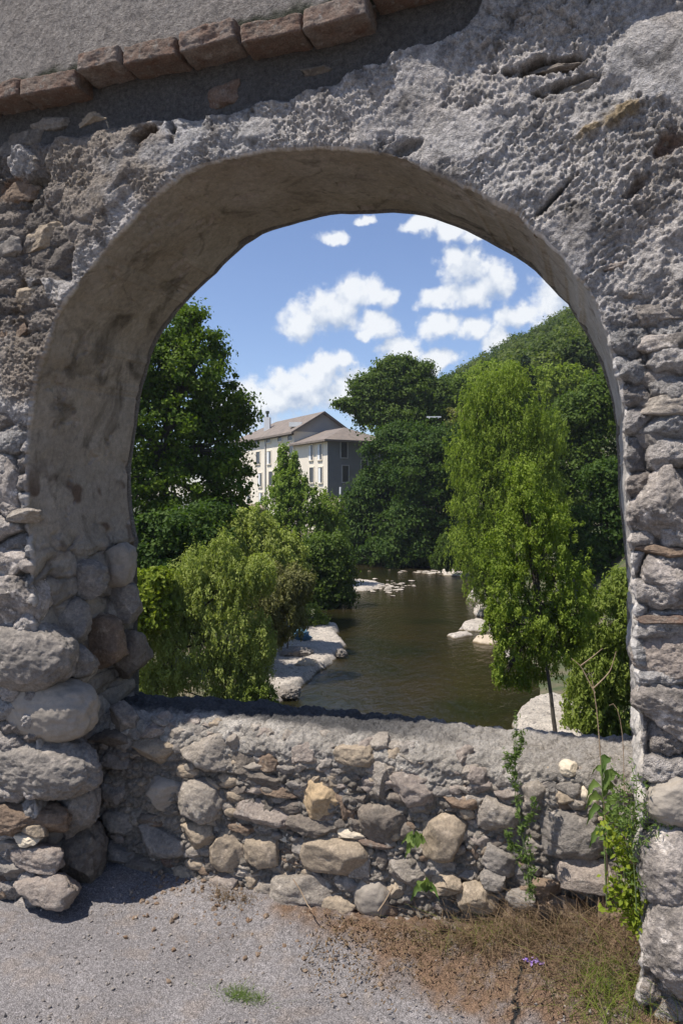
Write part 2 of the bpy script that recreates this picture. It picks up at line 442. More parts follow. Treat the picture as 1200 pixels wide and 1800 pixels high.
# rows: back edge -> front edge -> outward
NS = 165
soff = []
for j in range(NS):
    v = j / (NS - 1.); q = OB * (1 - v) + OF * v
    soff.append(np.stack([q[:, 0], np.full(NC, YB + (YF - YB) * v), q[:, 1]], -1))
g = list(np.arange(.004, .98, .0042)); st = .0042
while g[-1] < 5: st *= 1.16; g.append(g[-1] + st)
face = []
for r in g:
    q = OF + DF * r; face.append(np.stack([q[:, 0], np.full(NC, YF), q[:, 1]], -1))
ALL = np.array(soff + face)                     # rows x cols x 3
# soften the arris
S2 = ALL.copy()
for _ in range(10):
    a, b = NS - 14, NS + 12
    S2[a:b] = (S2[a-1:b-1] + 2 * S2[a:b] + S2[a+1:b+1]) / 4
ALL = S2
Nn = -grid_normals(ALL)
if Nn[NS + 50, NC // 2, 1] > 0: Nn = -Nn
nr = ALL.shape[0]
Pf = ALL.reshape(-1, 3)
# soften in-plane sampling: use coordinates that follow the surface
fx, fy, fz = Pf[:, 0], Pf[:, 1], Pf[:, 2]
row = np.repeat(np.arange(nr), NC)
isface = np.clip((row - (NS - 4)) / 8., 0, 1)
big = fbm(Pf, 2.6, 3, .5, 3.)
mid = fbm(Pf, 11, 3, .55, 11.)
rid = ridged(Pf, 34, 3, .6, 5.)
gr = fbm(Pf, 120, 2, .6, 2.)
c_, s_ = math.cos(R(38)), math.sin(R(38))
Sx = (fx * c_ + fz * s_) * 22; Sz = (-fx * s_ + fz * c_) * 85
scr = fbm(np.stack([Sx, fy * 40, Sz], -1), 1, 3, .6, 31.)
lump = voro((fx + .012 * mid) * 58, (fz + .012 * mid + fy) * 58, 3)
right = sstep(fx, -1.25, -.55)
pier = sstep(fz + .06 * big, 1.98, 1.72) * sstep(np.abs(fx - cen[0]), .85, .98)
pierR = sstep(fz + .1 * big, 2.25, 1.95) * sstep(fx, -.1, 0.)
pier = np.maximum(pier, pierR)
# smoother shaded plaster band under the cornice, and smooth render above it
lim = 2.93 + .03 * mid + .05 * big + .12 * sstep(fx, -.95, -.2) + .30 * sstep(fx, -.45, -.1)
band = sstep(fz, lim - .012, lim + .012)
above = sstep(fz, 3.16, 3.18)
fallen = sstep(fbm(Pf, 3.4, 3, .55, 77.) + .25 * sstep(fx, -1.4, -2.0), .18, .28) * (1 - band) * sstep(fx, -1.15, -1.4)
sv1, sv2, sid = voro((fx + .03 * mid) * 7.5, (fz + .035 * mid) * 12.5, 9)
stonebump = np.clip((sv2 - sv1) * 1.6, 0, 1) ** .55
rg2 = ridged(Pf, 62, 3, .65, 25.)
fine = fbm(Pf, 85, 3, .7, 41.)
wpatch = sstep(fbm(Pf, 4.5, 2, .5, 61.), -.25, .2)
crust = .0070 * rid + .0085 * rg2 + .0115 * fine * (.5 + .7 * wpatch) + .020 * mid + .036 * big + .0015 * (1 - lump[0] * 1.6)
crust = crust - .014 * sstep(rg2 + fine, -.05, -.9) * wpatch
ck = voro((fx + .09 * mid + .12 * big) * 2.3, (fz + .09 * mid) * 2.9, 44)
crust = crust - .014 * sstep(ck[1] - ck[0], .030, .006) * sstep(fbm(Pf, 1.7, 2, .5, 160.), -.1, .15)
trow = sstep(fbm(Pf, 3.1, 3, .55, 180.), .16, .26)
crust = crust * (1 - .7 * trow) + trow * (.014 + .018 * big)
crust = crust + (1 - trow) * right * .014 * scr * (.4 + .8 * wpatch)
hf = crust - fallen * (.022 - .020 * stonebump + .006 * rid) * (1 - pier)
pk = -.030 + .040 * stonebump + (sid - .5) * .03 + .016 * mid + .008 * rid + .006 * rg2 + .006 * fine
hf = hf * (1 - pier) + pk * pier
# holes: broken-out sockets seen in the wall
def socket(px, py, wx, wz, depth, rot=0.):
    c = atY(px, py, YF); ux, uz = fx - c.x, fz - c.z
    a, b = math.cos(rot), math.sin(rot)
    q = ((ux * a + uz * b) / wx) ** 2 + ((-ux * b + uz * a) / wz) ** 2
    q = np.sqrt(q) + 1.1 * mid + .35 * rid + .5 * big
    return depth * sstep(q, 1.25, .45), sstep(q, 1.25, .7)
SO = []
for a in [(265,235,.085,.035,.055,.1),(395,165,.07,.035,.05,.2),(40,245,.10,.07,.07,.2),(960,115,.16,.022,.05,-.05),(1000,150,.10,.018,.04,.1),
          (1085,205,.13,.030,-.018,.35),(560,130,.05,.012,.03,0.),(1170,260,.06,.04,.04,.4),(20,330,.07,.04,.02,.0),(980,345,.11,.012,.03,.75),
          (35,540,.05,.12,.022,.1),(60,330,.06,.05,.03,.3),(720,260,.06,.02,.018,.2),(310,235,.03,.05,.05,.4),(1120,330,.08,.02,.025,.7),(210,330,.09,.02,.015,.7)]:
    d, mk = socket(*a); SO.append(mk); hf = hf - d * isface
smooth = .006 * mid + .012 * big + .0012 * gr
hb = smooth - .022
hf = hf * (1 - band) + hb * band
hf = hf * (1 - above) + (.004 * mid + .0012 * gr + .035) * above
# soffit: trowelled plaster, rubble lower down
lowj = sstep(fz + .12 * mid, 1.50, 1.30)
midj = sstep(fz + .1 * big, 1.82, 1.60)
hs = .010 * big + .005 * mid + .0012 * gr - .010 * sstep(fbm(Pf, 7, 4, .6, 50.), .22, .34)
jv1, jv2, jid = voro((fy + .02 * mid) * 5.2, (fz + .03 * mid) * 9.5, 21)
jb = np.clip((jv2 - jv1) * 1.5, 0, 1) ** .6
hs = hs * (1 - lowj) + (-.02 + .026 * jb + (jid - .5) * .02 + .012 * mid + .004 * rid + .003 * fine) * lowj
wf = sstep(row.astype(float), NS - 8, NS + 3)
H = hs * (1 - wf) + hf * wf
# the far rim is rounded
H = H - .012 * sstep(row.astype(float), 5, 0)
PD = Pf + Nn.reshape(-1, 3) * H[:, None]
# colours
def C(*a): return np.array(a, np.float32)
vary = fbm(Pf, 5, 3, .6, 90.)[:, None]
cf = C(.540, .510, .488) * (1 + .25 * vary) + C(.05, .02, -.01) * fbm(Pf, 1.8, 2, .5, 5.)[:, None]
cf = cf * (1 - .55 * sstep(fbm(Pf, 9, 4, .65, 120.), .05, .40))[:, None]
wb_ = sstep(fbm(Pf, 2.4, 4, .6, 140.) + .3 * sstep(fx, -1.5, -2.1), .10, .40)[:, None]
wb_ = wb_ * (.75 - .45 * sstep(fx, -1.6, -.9))[:, None]
cf = cf * (1 - wb_) + C(.30, .24, .18) * wb_
cf = cf * (1 + .18 * (sstep(rid, -.2, .7)[:, None] - .5))
cf = np.where((fallen * (1 - pier))[:, None] > .5, C(.27, .235, .205) * (1 + .5 * (sid[:, None] - .5)), cf)
stc = C(.40, .37, .345) * (1 + .7 * (sid[:, None] - .5)) + C(.04, .0, -.03) * ((sid * 7 % 1) - .5)[:, None]
mort = C(.30, .275, .25)
sm = sstep(sv2 - sv1, .04, .14)[:, None]
cf = cf * (1 - pier[:, None]) + (stc * sm + mort * (1 - sm)) * pier[:, None]
tints = [(.16,.12,.09),(.24,.085,.03),(.09,.085,.05),(.13,.11,.09),(.17,.15,.13),(.34,.25,.13),(.2,.19,.18),(.3,.2,.15),(.36,.22,.14),(.1,.1,.1),(.30,.24,.18),(.2,.18,.15),(.3,.28,.26),(.08,.08,.08),(.25,.2,.17),(.3,.27,.25)]
for mk, tc_ in zip(SO, tints): cf = cf * (1 - .85 * mk[:, None]) + C(*tc_) * .85 * mk[:, None]
cb = C(.135, .127, .12) * (1 + .3 * vary)  # dark plaster, deepened further to carry the cornice's shadow in its colour
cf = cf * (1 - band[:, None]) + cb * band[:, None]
ca = C(.32, .29, .265) * (1 + .12 * vary)
moss = sstep(fz + .05 * mid, 3.225, 3.185)[:, None]
ca = ca * (1 - moss) + C(.045, .05, .03) * moss
cf = cf * (1 - above[:, None]) + ca * above[:, None]
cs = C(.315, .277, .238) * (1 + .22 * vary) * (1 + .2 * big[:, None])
brown = sstep(fbm(Pf, 6, 3, .6, 66.), .1, .3)[:, None] * midj[:, None]
cs = cs * (1 - brown) + C(.12, .085, .065) * brown
cj = C(.27, .245, .215) * (1 + .5 * (jid[:, None] - .5))
jm = sstep(jv2 - jv1, .04, .15)[:, None]
cj = cj * jm + C(.19, .17, .15) * (1 - jm)
cs = cs * (1 - lowj[:, None]) + cj * lowj[:, None]
rj = sstep(fx, -.2, -.05)[:, None]
cs = cs * (1 - rj) + (C(.44, .41, .375) * (1 + .2 * vary)) * rj
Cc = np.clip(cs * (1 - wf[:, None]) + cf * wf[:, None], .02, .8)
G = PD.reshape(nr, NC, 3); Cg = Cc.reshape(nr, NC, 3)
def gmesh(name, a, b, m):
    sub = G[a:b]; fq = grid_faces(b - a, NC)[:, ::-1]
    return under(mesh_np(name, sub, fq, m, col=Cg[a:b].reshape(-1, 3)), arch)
gmesh('arch_soffit', 0, NS + 1, M['soffit'])
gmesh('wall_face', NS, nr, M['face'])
back = np.array([np.stack([(OB + DB * r)[:, 0], np.full(NC, YB), (OB + DB * r)[:, 1]], -1) for r in (-.008, .06, .3, 1., 3., 5.)])[:, ::12]
under(mesh_np('back_face', back, grid_faces(6, back.shape[1]), M['rubble'], col=C(.35, .33, .3)), arch)
print('wall', time.time() - T0, len(PD))
del S2, Pf, Nn

# ------------------------------------------------------------------ rocks
import bmesh
_ico = {}
def ico(lv):
    if lv not in _ico:
        bm = bmesh.new(); bmesh.ops.create_icosphere(bm, subdivisions=lv, radius=1.)
        v = np.array([tuple(q.co) for q in bm.verts], np.float32); f = np.array([[q.index for q in p.verts] for p in bm.faces], np.int32)
        bm.free(); _ico[lv] = (v, f)
    return _ico[lv]
def rock(c, hx, hy, hz, seed, lv=5, ang=.5, rough=.05, rot=0., pn=2.7):
    rs = np.random.RandomState(seed); v, f = ico(lv); v = v.copy()
    if ang < .22: pn = 2.25
    v /= (np.abs(v) ** pn).sum(1)[:, None] ** (1 / pn)
    for k in range(int(16 * max(0, ang - .26)) + (5 if ang >= .22 else 0)):
        n = rs.normal(size=3); n[1] -= .2; n /= np.linalg.norm(n); lim = rs.uniform(.62, .92)
        d = v @ n; over = d > lim
        v[over] -= ((d - lim)[over] * rs.uniform(.88, 1.))[:, None] * n[None].astype(np.float32)
    off = rs.uniform(0, 50, 3).astype(np.float32)
    n = v / np.linalg.norm(v, axis=1)[:, None]
    v = v * (1 + (.13 + .18 * ang) * fbm(v + off, 1.2, 3, .6))[:, None]
    S = np.array([hx, hy, hz], np.float32); sm = (hx * hz) ** .5
    w_ = v * S
    fine = rough * (fbm(w_ + off, 12, 3, .6) * .22 + ridged(w_ + off, 24, 4, .65) * .17 + fbm(w_ + off, 80, 3, .7) * .13)
    w_ = w_ + n * fine[:, None] * min(1., sm * 6)
    a, b = math.cos(rot), math.sin(rot)
    w_ = np.stack([w_[:, 0] * a - w_[:, 2] * b, w_[:, 1], w_[:, 0] * b + w_[:, 2] * a], -1)
    return w_ + np.array(tuple(c), np.float32), f
def px_stone(px, py, wd, ht, Y, seed, lv=5, dep=None, **kw):
    c = atY(px, py, Y); k = (px - 600) / F; t = Y / (VY + RY * k)
    mpx = t / F                                     # metres per photo pixel (facing)
    hx = wd * .5 * mpx * (t * 0 + 1 / (RX - VX * 0 + .0)) if False else abs(atY(px + wd / 2., py, Y).x - atY(px - wd / 2., py, Y).x) / 2
    hz = ht * .5 * mpx
    hy = dep if dep else min(.62 * (hx + hz) * .5 + .012, .13)
    return rock(c, hx, hy, hz, seed, lv, **kw)
# stones standing out of both piers
PIER = [  # px, py, w, h, mat, Y-centre offset from face, rough, ang, label
 (38,1150,165,115,'g',.05,.05,.2,None),(90,1245,150,108,'s',.10,.02,.1,'smooth round boulder with a crusted patch in the left pier'),(72,1342,185,100,'g',.09,.06,.2,None),
 (38,1430,150,70,'b',.06,.05,.6,None),(125,1420,90,110,'g',.18,.04,.5,None),(64,1458,42,36,'t',.02,.04,.5,None),(48,1476,44,20,'c',.0,.03,.5,'small bright white chip of stone'),
 (15,1482,60,26,'w',.02,.03,.5,None),(75,1504,96,42,'p',.03,.06,.5,None),(30,1520,70,34,'g',.03,.06,.5,None),(130,1500,90,120,'d',.22,.04,.4,None),
 (85,1562,105,62,'p',.02,.05,.5,None),(15,1545,90,50,'b',.05,.06,.5,None),(30,1055,90,110,'k',.04,.06,.5,None),(110,1090,80,90,'g',.22,.04,.4,None),
 (20,985,80,60,'k',.04,.06,.5,None),(20,860,60,120,'k',.05,.06,.6,None),(125,1160,90,60,'g',.2,.04,.4,None),(45,905,60,26,'w',.0,.04,.7,None),
 (180,1130,80,100,'b',.40,.05,.5,None),(215,1060,70,70,'g',.52,.04,.4,None),(222,1145,70,90,'d',.55,.04,.4,None),(150,1020,70,70,'g',.3,.04,.4,None),(205,990,60,80,'s',.5,.03,.3,None),
 (1155,560,150,50,'k',.05,.06,.6,None),(1170,610,150,50,'k',.03,.06,.6,None),(1150,655,110,60,'k',.06,.06,.6,None),(1180,712,130,50,'w',.03,.05,.6,None),(1150,765,110,70,'g',.05,.06,.6,None),(1185,800,90,40,'k',.04,.06,.6,None),
 (1168,888,128,140,'k',.03,.07,.3,'large pale crusted boulder in the right pier'),(1170,968,120,22,'b',.02,.05,.6,None),(1175,1020,135,100,'k',.03,.07,.35,None),(1180,1088,130,20,'r',.00,.02,.6,'thin reddish brick laid flat in the right pier'),
 (1170,1148,120,92,'p',.03,.07,.3,None),(1180,1245,140,108,'k',.03,.07,.4,None),(1150,1300,70,26,'g',.08,.06,.5,None),
 (1188,1405,130,90,'s',.0,.03,.3,None),(1195,1525,150,150,'k',-.01,.06,.2,None),(1205,1655,150,165,'k',-.03,.06,.2,'lowest grey and white boulder at the foot of the right pier'),
]
FLAT = [(1085,203,125,42,'o',.35),(985,128,110,24,'d',-.05),(1015,163,95,24,'g',.1),(955,190,60,20,'b',.5),(310,252,60,40,'g',.4),(250,236,90,34,'b',.1),(395,172,76,44,'r',.2),(45,262,110,74,'d',.1),(95,222,70,34,'g',.0),
 (30,345,80,44,'b',.1),(85,420,80,44,'t',.2),(22,440,60,60,'g',.0),(62,520,70,46,'t',.1),(28,590,80,50,'b',.0),(25,680,60,56,'g',.2),(1180,236,80,34,'g',.5),(962,386,70,16,'b',.75),(1178,330,60,22,'b',.4),(1150,430,70,26,'g',.3),(560,128,60,18,'d',.0),
 (690,130,46,20,'w',.3),(800,180,60,22,'g',.2),(880,250,56,18,'b',.4),(1090,470,80,26,'p',.1),(1120,520,90,30,'g',.1),(150,300,60,36,'p',.3),(130,380,50,40,'g',.1),(170,215,50,24,'t',.1)]
for i, (a, b, wd, ht, mk, ro) in enumerate(FLAT):
    v, f = px_stone(a, b, wd, ht, YF + .038, 700 + i, 5, dep=.045, rough=.06, ang=.9, rot=ro)
    under(mesh_np('stone', v, f, M[mk]), arch)
for i, (a, b, wd, ht, mk, dy, rg, an, lb) in enumerate(PIER):
    v, f = px_stone(a, b, wd, ht, YF + dy, 100 + i, 6 if wd * ht > 9000 else 5, rough=rg, ang=an)
    o = under(mesh_np('stone', v, f, M[mk]), arch)
    if lb: o['label'] = lb
# brick cornice
corn = None
def brick(x0, x1, z0, z1, y0, y1, seed, tilt=0.):
    nx = max(8, int((x1 - x0) / .005)); ny = 24; nz = 18
    bm = bmesh.new(); bmesh.ops.create_cube(bm, size=1.)
    bmesh.ops.subdivide_edges(bm, edges=bm.edges[:], cuts=23, use_grid_fill=True)
    v = np.array([tuple(q.co) for q in bm.verts]); f = np.array([[q.index for q in p.verts] for p in bm.faces]); bm.free()
    # round the corners
    q = np.clip(v, -.44, .44); d = v - q; L = np.linalg.norm(d, axis=1)[:, None]; v = q + d / np.maximum(L, 1e-6) * np.minimum(L, .06)
    n = d / np.maximum(L, 1e-6)
    S = np.array([x1 - x0, y1 - y0, z1 - z0]); v = v * S
    v += n * (fbm(v + seed * 3.1, 12, 3, .6) * .012 + ridged(v + seed, 40, 3, .6) * .004)[:, None]
    v[:, 2] += v[:, 0] * tilt
    return v + np.array([(x0 + x1) / 2, (y0 + y1) / 2, (z0 + z1) / 2]), f
cobj = None
BR = [(-30,30,'r',172),(34,130,'r',158),(138,208,'q',118),(216,306,'r',102),(315,410,'q',78),(421,525,'r',62),(534,643,'q',38),(650,770,'r',8),(775,900,'q',-30),(905,1010,'r',-60),(1015,1130,'q',-90)]
xs_prev = None
cv, cf_ = boxes([((-1.6, YF + .01, 3.175), (2.6, 0, 0), (0, .02, 0), (0, 0, .012))])
cn = under(mesh_np('brick_cornice', cv, cf_, M['d'], smooth=False), arch)
for i, (a, b, mk, yb) in enumerate(BR):
    rs = np.random.RandomState(i); YC = YF - .085
    x0 = atY(a, 100, YC).x; x1 = atY(b, 100, YC).x; pm = (a + b) / 2
    z0 = atY(pm, yb, YC).z if yb > 20 else 3.165 + rs.uniform(-.01, .01)
    v, f = brick(x0, x1, z0, z0 + .062 + rs.uniform(-.006, .006), YC + rs.uniform(-.008, .01), YF + .06, 5 + i, rs.uniform(-.04, .03))
    o = mesh_np('brick', v, f, M[mk]); o.parent = cn
v, f = brick(-3.6, atY(-34, 100, YF - .08).x, 3.1, 3.18, YF - .08, YF + .06, 77)
o = mesh_np('brick', v, f, M['r']); o.parent = cn
print('pier stones', time.time() - T0)

# ------------------------------------------------------------------ parapet
par = empty('parapet_wall', (-1.0, YP, 0), 'low rubble stone parapet closing the bottom of the arch above the river', 'wall')
xs = np.arange(-2.45, .45, .0040)
prof = [(YP - .01 + .02 * 0, -.1)]
zz = np.arange(-.1, .60, .0042)
path = [(YP, z) for z in zz]
Rr = .085
for a in np.linspace(0, 90, 26): path.append((YP + Rr - Rr * math.cos(R(a)), .60 + Rr * math.sin(R(a)) * .95))
for y in np.arange(YP + Rr + .006, YB + .02, .0055): path.append((y, .681))
for a in np.linspace(0, 90, 10): path.append((YB + .02 + .04 * math.sin(R(a)), .681 - .04 + .04 * math.cos(R(a))))
for z in (.6, .4, .1, -.3): path.append((YB + .06, z))
path = np.array(path); nrp = len(path)
G = np.zeros((nrp, len(xs), 3)); G[..., 0] = xs[None]; G[..., 1] = path[:, 0][:, None]; G[..., 2] = path[:, 1][:, None]
G[..., 2] += (.004 * sstep(xs, -.55, .1) - .02 * sstep(xs, -1.3, -1.9))[None] * sstep(path[:, 1], .3, .62)[:, None]
Np = grid_normals(G)
if Np[20, 100, 1] > 0: Np = -Np
P = G.reshape(-1, 3)
big = fbm(P, 3, 2, .5, 4.); mid = fbm(P, 13, 3, .55, 14.); rid = ridged(P, 34, 3, .6, 4.); gr = fbm(P, 110, 2)
uz = P[:, 2] + (P[:, 1] - YP) * .8
v1, v2, vid = voro((P[:, 0] + .02 * mid) * 11, (uz + .02 * mid) * 15, 5)
w1, w2, wid = voro((P[:, 0] + .01 * mid) * 27, (uz + .01 * mid) * 34, 6)
sb = np.clip((v2 - v1) * 1.6, 0, 1) ** .6; wb = np.clip((w2 - w1) * 1.6, 0, 1) ** .6
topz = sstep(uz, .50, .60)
H = (-.026 + .022 * sb + .014 * wb + .014 * mid + .008 * rid + .005 * fbm(P, 80, 2)) * (1 - topz) + (.020 * mid + .020 * big + .009 * rid + .007 * fbm(P, 80, 3, .7) + .006 * sb - .010 * sstep(ridged(P, 9, 2, .5, 7.), .55, .85) - .006) * topz
PD = P + Np.reshape(-1, 3) * H[:, None]
mm = sstep(v2 - v1, .03, .12)[:, None]
c = (C(.30, .265, .225) * (1 + .7 * (vid[:, None] - .5))) * mm + C(.33, .295, .25) * (1 - mm)
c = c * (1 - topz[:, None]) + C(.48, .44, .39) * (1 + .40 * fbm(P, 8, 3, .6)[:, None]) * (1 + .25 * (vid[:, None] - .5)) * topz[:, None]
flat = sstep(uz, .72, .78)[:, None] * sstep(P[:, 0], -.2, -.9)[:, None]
c = c * (1 - flat) + C(.11, .107, .105) * flat  # arch's cast shadow painted along the rear of the parapet top
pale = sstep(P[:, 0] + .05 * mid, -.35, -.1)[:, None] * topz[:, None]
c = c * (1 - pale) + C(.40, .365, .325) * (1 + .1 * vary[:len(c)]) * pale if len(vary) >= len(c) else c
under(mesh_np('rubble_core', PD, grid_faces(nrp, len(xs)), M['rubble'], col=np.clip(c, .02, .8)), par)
def z6(x, y, w_, h, m, r=.04, a=.45): return (300 + x / 2.4, 1200 + y / 2.4, w_ / 2.4, h / 2.4, m, r, a)
def z7(x, y, w_, h, m, r=.04, a=.45): return (750 + x / 2.667, 1200 + y / 2.667, w_ / 2.667, h / 2.667, m, r, a)
def z5(x, y, w_, h, m, r=.04, a=.45): return (x / 3., 1150 + y / 3., w_ / 3., h / 3., m, r, a)
ST = [z6(165,285,230,150,'w',.07,.3),z6(315,330,110,95,'d'),z6(410,330,120,90,'b'),z6(555,300,130,110,'p',.07),z6(665,330,90,80,'g',.06),z6(785,300,170,95,'t',.06),z6(250,408,90,62,'t',.02,.1),z6(80,368,100,58,'t',.02,.2),z6(370,395,200,60,'d',.05),
 z6(500,365,110,60,'g'),z6(140,492,190,180,'w',.08,.3),z6(270,470,110,60,'t',.05),z6(400,540,230,95,'p',.07,.3),z6(465,452,190,50,'b',.05),z6(510,515,110,60,'d'),z6(645,478,175,185,'o',.03,.7),z6(620,592,240,85,'d',.07),z6(755,447,55,42,'c',.02,.1),z6(800,487,90,85,'d',.02,.6),
 z6(735,515,55,110,'b'),z6(768,560,68,85,'b',.02,.6),z6(888,410,100,160,'w',.04,.4),z6(1010,440,200,140,'p',.06,.3),z6(900,580,200,150,'d',.05,.3),z6(1050,556,90,44,'g',.02,.2),z6(1010,620,90,90,'d',.05),z6(660,400,90,44,'g'),
 z6(305,597,150,52,'b',.02,.5),z6(410,606,90,44,'w',.03),z6(130,645,160,130,'t',.02,.3),z6(250,692,150,180,'t',.02,.3),z6(398,702,155,150,'t',.02,.3),z6(508,646,95,42,'c',.02,.3),z6(105,706,85,62,'w',.02,.3),z6(110,757,88,52,'t',.015,.2),z6(62,808,95,90,'t',.02,.2),z6(172,812,80,62,'w',.03,.7),z6(180,765,80,70,'d'),
 z6(700,722,275,170,'t',.025,.35),z6(792,752,150,115,'w',.04,.5),z6(570,692,105,95,'g'),z6(500,702,60,60,'b',.02,.7),z6(512,747,85,52,'b',.02,.3),z6(775,632,130,62,'c',.04,.6),z6(885,672,190,38,'r',.01,.3),z6(590,796,70,46,'t',.02,.2),z6(345,832,70,66,'t',.02,.3),z6(320,786,140,46,'w',.05),
 z6(452,772,70,66,'g'),z6(492,792,54,36,'t'),z6(410,852,115,80,'w',.05),z6(240,852,125,120,'p',.08,.3),z6(575,872,290,160,'w',.03,.5),z6(700,935,180,110,'t',.04,.3),z6(745,832,140,66,'g',.05),z6(852,897,160,155,'s',.01,.15),z6(897,737,66,76,'d',.02,.3),z6(1000,792,190,115,'w',.06,.4),z6(1135,765,150,110,'g',.06),z6(950,872,100,80,'t'),z6(1150,640,215,205,'t',.02,.3),z6(1160,865,110,66,'t',.02),
 z6(575,770,50,30,'c'),z6(640,840,60,50,'w'),z6(600,650,50,50,'w'),z6(690,620,60,40,'g'),z6(545,800,40,60,'g'),
 z7(150,545,190,95,'b',.03,.3),z7(335,600,200,190,'w',.05,.35),z7(335,812,175,165,'g',.04,.4),z7(495,520,140,150,'w',.05,.4),z7(575,470,70,70,'g'),z7(662,495,115,105,'g',.06,.4),z7(665,402,90,66,'c',.03,.5),z7(765,540,100,135,'c',.02,.6),z7(660,695,340,200,'g',.07,.25),z7(497,748,88,84,'s',.02,.3),z7(745,912,270,165,'p',.03,.3),
 z7(270,690,120,46,'d'),z7(232,775,62,130,'b',.02,.7),z7(190,892,120,76,'g'),z7(100,942,150,86,'t'),z7(45,880,140,130,'g',.05),z7(305,918,115,95,'g',.06),z7(235,1000,200,130,'t',.03,.4),z7(620,1065,230,130,'b',.07),z7(860,760,110,90,'g'),z7(870,900,90,120,'p',.05),z7(560,960,130,90,'b',.06),z7(430,1010,150,90,'g',.05),z7(740,1180,200,110,'b',.07),z7(880,1080,160,150,'b',.06),z7(450,1110,180,120,'b',.06),
 z5(840,500,270,135,'t',.02,.4),z5(870,722,220,175,'s',.02,.4),z5(610,560,170,90,'g'),z5(660,330,140,160,'g',.02,.4),z5(590,440,200,110,'d'),z5(850,965,270,160,'g',.03,.4),z5(620,720,150,120,'g'),z5(650,870,180,120,'g'),z5(640,1050,200,150,'g'),z5(905,1075,90,80,'r',.03,.3),z5(770,1100,180,130,'d'),z5(800,860,150,60,'d'),z5(990,600,120,70,'t',.02)]
lbl = {11: 'rough pale lump of conglomerate with deep grooves', 16: 'sand coloured squared stone with a chipped face', 38: 'flat thin red tile wedged between stones', 53: 'smooth dark grey cobble low in the wall', 58: 'big smooth pale boulder in the middle of the parapet'}
big_i = sorted(range(len(ST)), key=lambda i: -ST[i][2] * ST[i][3])[:64]
rest = []
for i, (a, b, wd, ht, mk, rg, an) in enumerate(ST):
    if a > 740 and b > 1540: yy = YP - .02
    else: yy = YP + .022
    v, f = px_stone(a, b, wd * 1.04, ht * 1.04, yy, 300 + i, 5, dep=None, rough=rg, ang=an)
    if i in big_i:
        o = under(mesh_np('stone', v, f, M[mk]), par)
        if mk == 'o': o['label'] = 'sand coloured squared stone with a chipped face'
        if mk == 'r' and b < 1500 and wd > 60: o['label'] = 'thin flat red tile wedged between stones'
        if mk == 's' and 600 < a < 700: o['label'] = 'smooth dark grey cobble low in the wall'
    else: rest.append((v, f, mk))
keys = ['w', 'g', 't', 'd', 'b', 'c', 'p', 'r', 's', 'k']
rs = np.random.RandomState(5)
for k in range(520):                            # chinking stones pushed into the joints
    x = rs.uniform(-2.05, .12); z = rs.uniform(.02, .56); s = rs.uniform(.010, .026)
    if x < -1.6 and rs.rand() < .5: continue
    v, f = rock((x, YP + rs.uniform(.0, .018), z), s * rs.uniform(1., 1.9), s, s * rs.uniform(.6, 1.1), 900 + k, 3, ang=.7, rough=.02, rot=rs.uniform(-.5, .5))
    rest.append((v, f, ['w', 'g', 't', 'd', 'b', 'g', 'p'][rs.randint(7)]))
for k in range(150):                            # lumps in the crusted coping
    x = rs.uniform(-1.9, .10); z = rs.uniform(.50, .66); s = rs.uniform(.010, .038)
    v, f = rock((x, YP + rs.uniform(.008, .026) + max(0, z - .6) * .6, z), s * rs.uniform(1., 1.9), s, s * rs.uniform(.5, 1.1), 1900 + k, 4, ang=1.2, rough=.06, rot=rs.uniform(-.5, .5))
    rest.append((v, f, ['w', 'p', 'p', 'w', 't', 'g'][rs.randint(6)]))
V, Fc = join([(v, f) for v, f, _ in rest]); mi = np.concatenate([np.full(len(f), keys.index(m)) for _, f, m in rest])
o = under(mesh_np('chinking_stones', V, Fc, [M[k] for k in keys], midx=mi), par); o['kind'] = 'stuff'
# retaining wall under the road edge
v, f = boxes([((0, 2.79, -3.3), (30, 0, 0), (0, .05, 0), (0, 0, 3.15))])
o = mesh_np('retaining_wall', v, f, M['g'], smooth=False); tag(o, 'tall stone wall holding up the road edge below the parapet', 'wall')
print('parapet', time.time() - T0)

# loose gravel on the road
parts = []; rs = np.random.RandomState(11)
def pebbles(n, fn, smin, smax, seed):
    rs = np.random.RandomState(seed); v0, f0 = ico(1); V, Fq = [], []
    for k in range(n):
        x, y = fn(rs); s = smin + (smax - smin) * rs.rand() ** 4
        v = v0 * (1 + .25 * rs.normal(size=(len(v0), 1))) * s * rs.uniform(.6, 1.3, 3)
        V.append(v + np.array([x, y, road_z(x, y) + s * .25])); Fq.append(f0 + k * len(v0))
    return np.concatenate(V), np.concatenate(Fq)
v, f = pebbles(5000, lambda r: (r.uniform(-2.6, .5), 2.6 - 1.1 * r.rand()), .0012, .0065, 3)
gm = stone_mat('road_pebbles', (.30, .285, .28), (.19, .18, .175), (.44, .42, .40), 60, .9, .3)
o = mesh_np('gravel', v, f, gm, smooth=False); tag(o, kind='stuff')
v, f = pebbles(1500, lambda r: (r.uniform(-1.75, .35), 2.53 - .33 * abs(r.normal()) * .5), .0015, .012, 4)
o = mesh_np('dirt_crumbs', v, f, stone_mat('dirt_crumbs', (.18, .12, .08), (.26, .22, .18), (.36, .33, .30), 30, .95, .5), smooth=False); tag(o, kind='stuff')

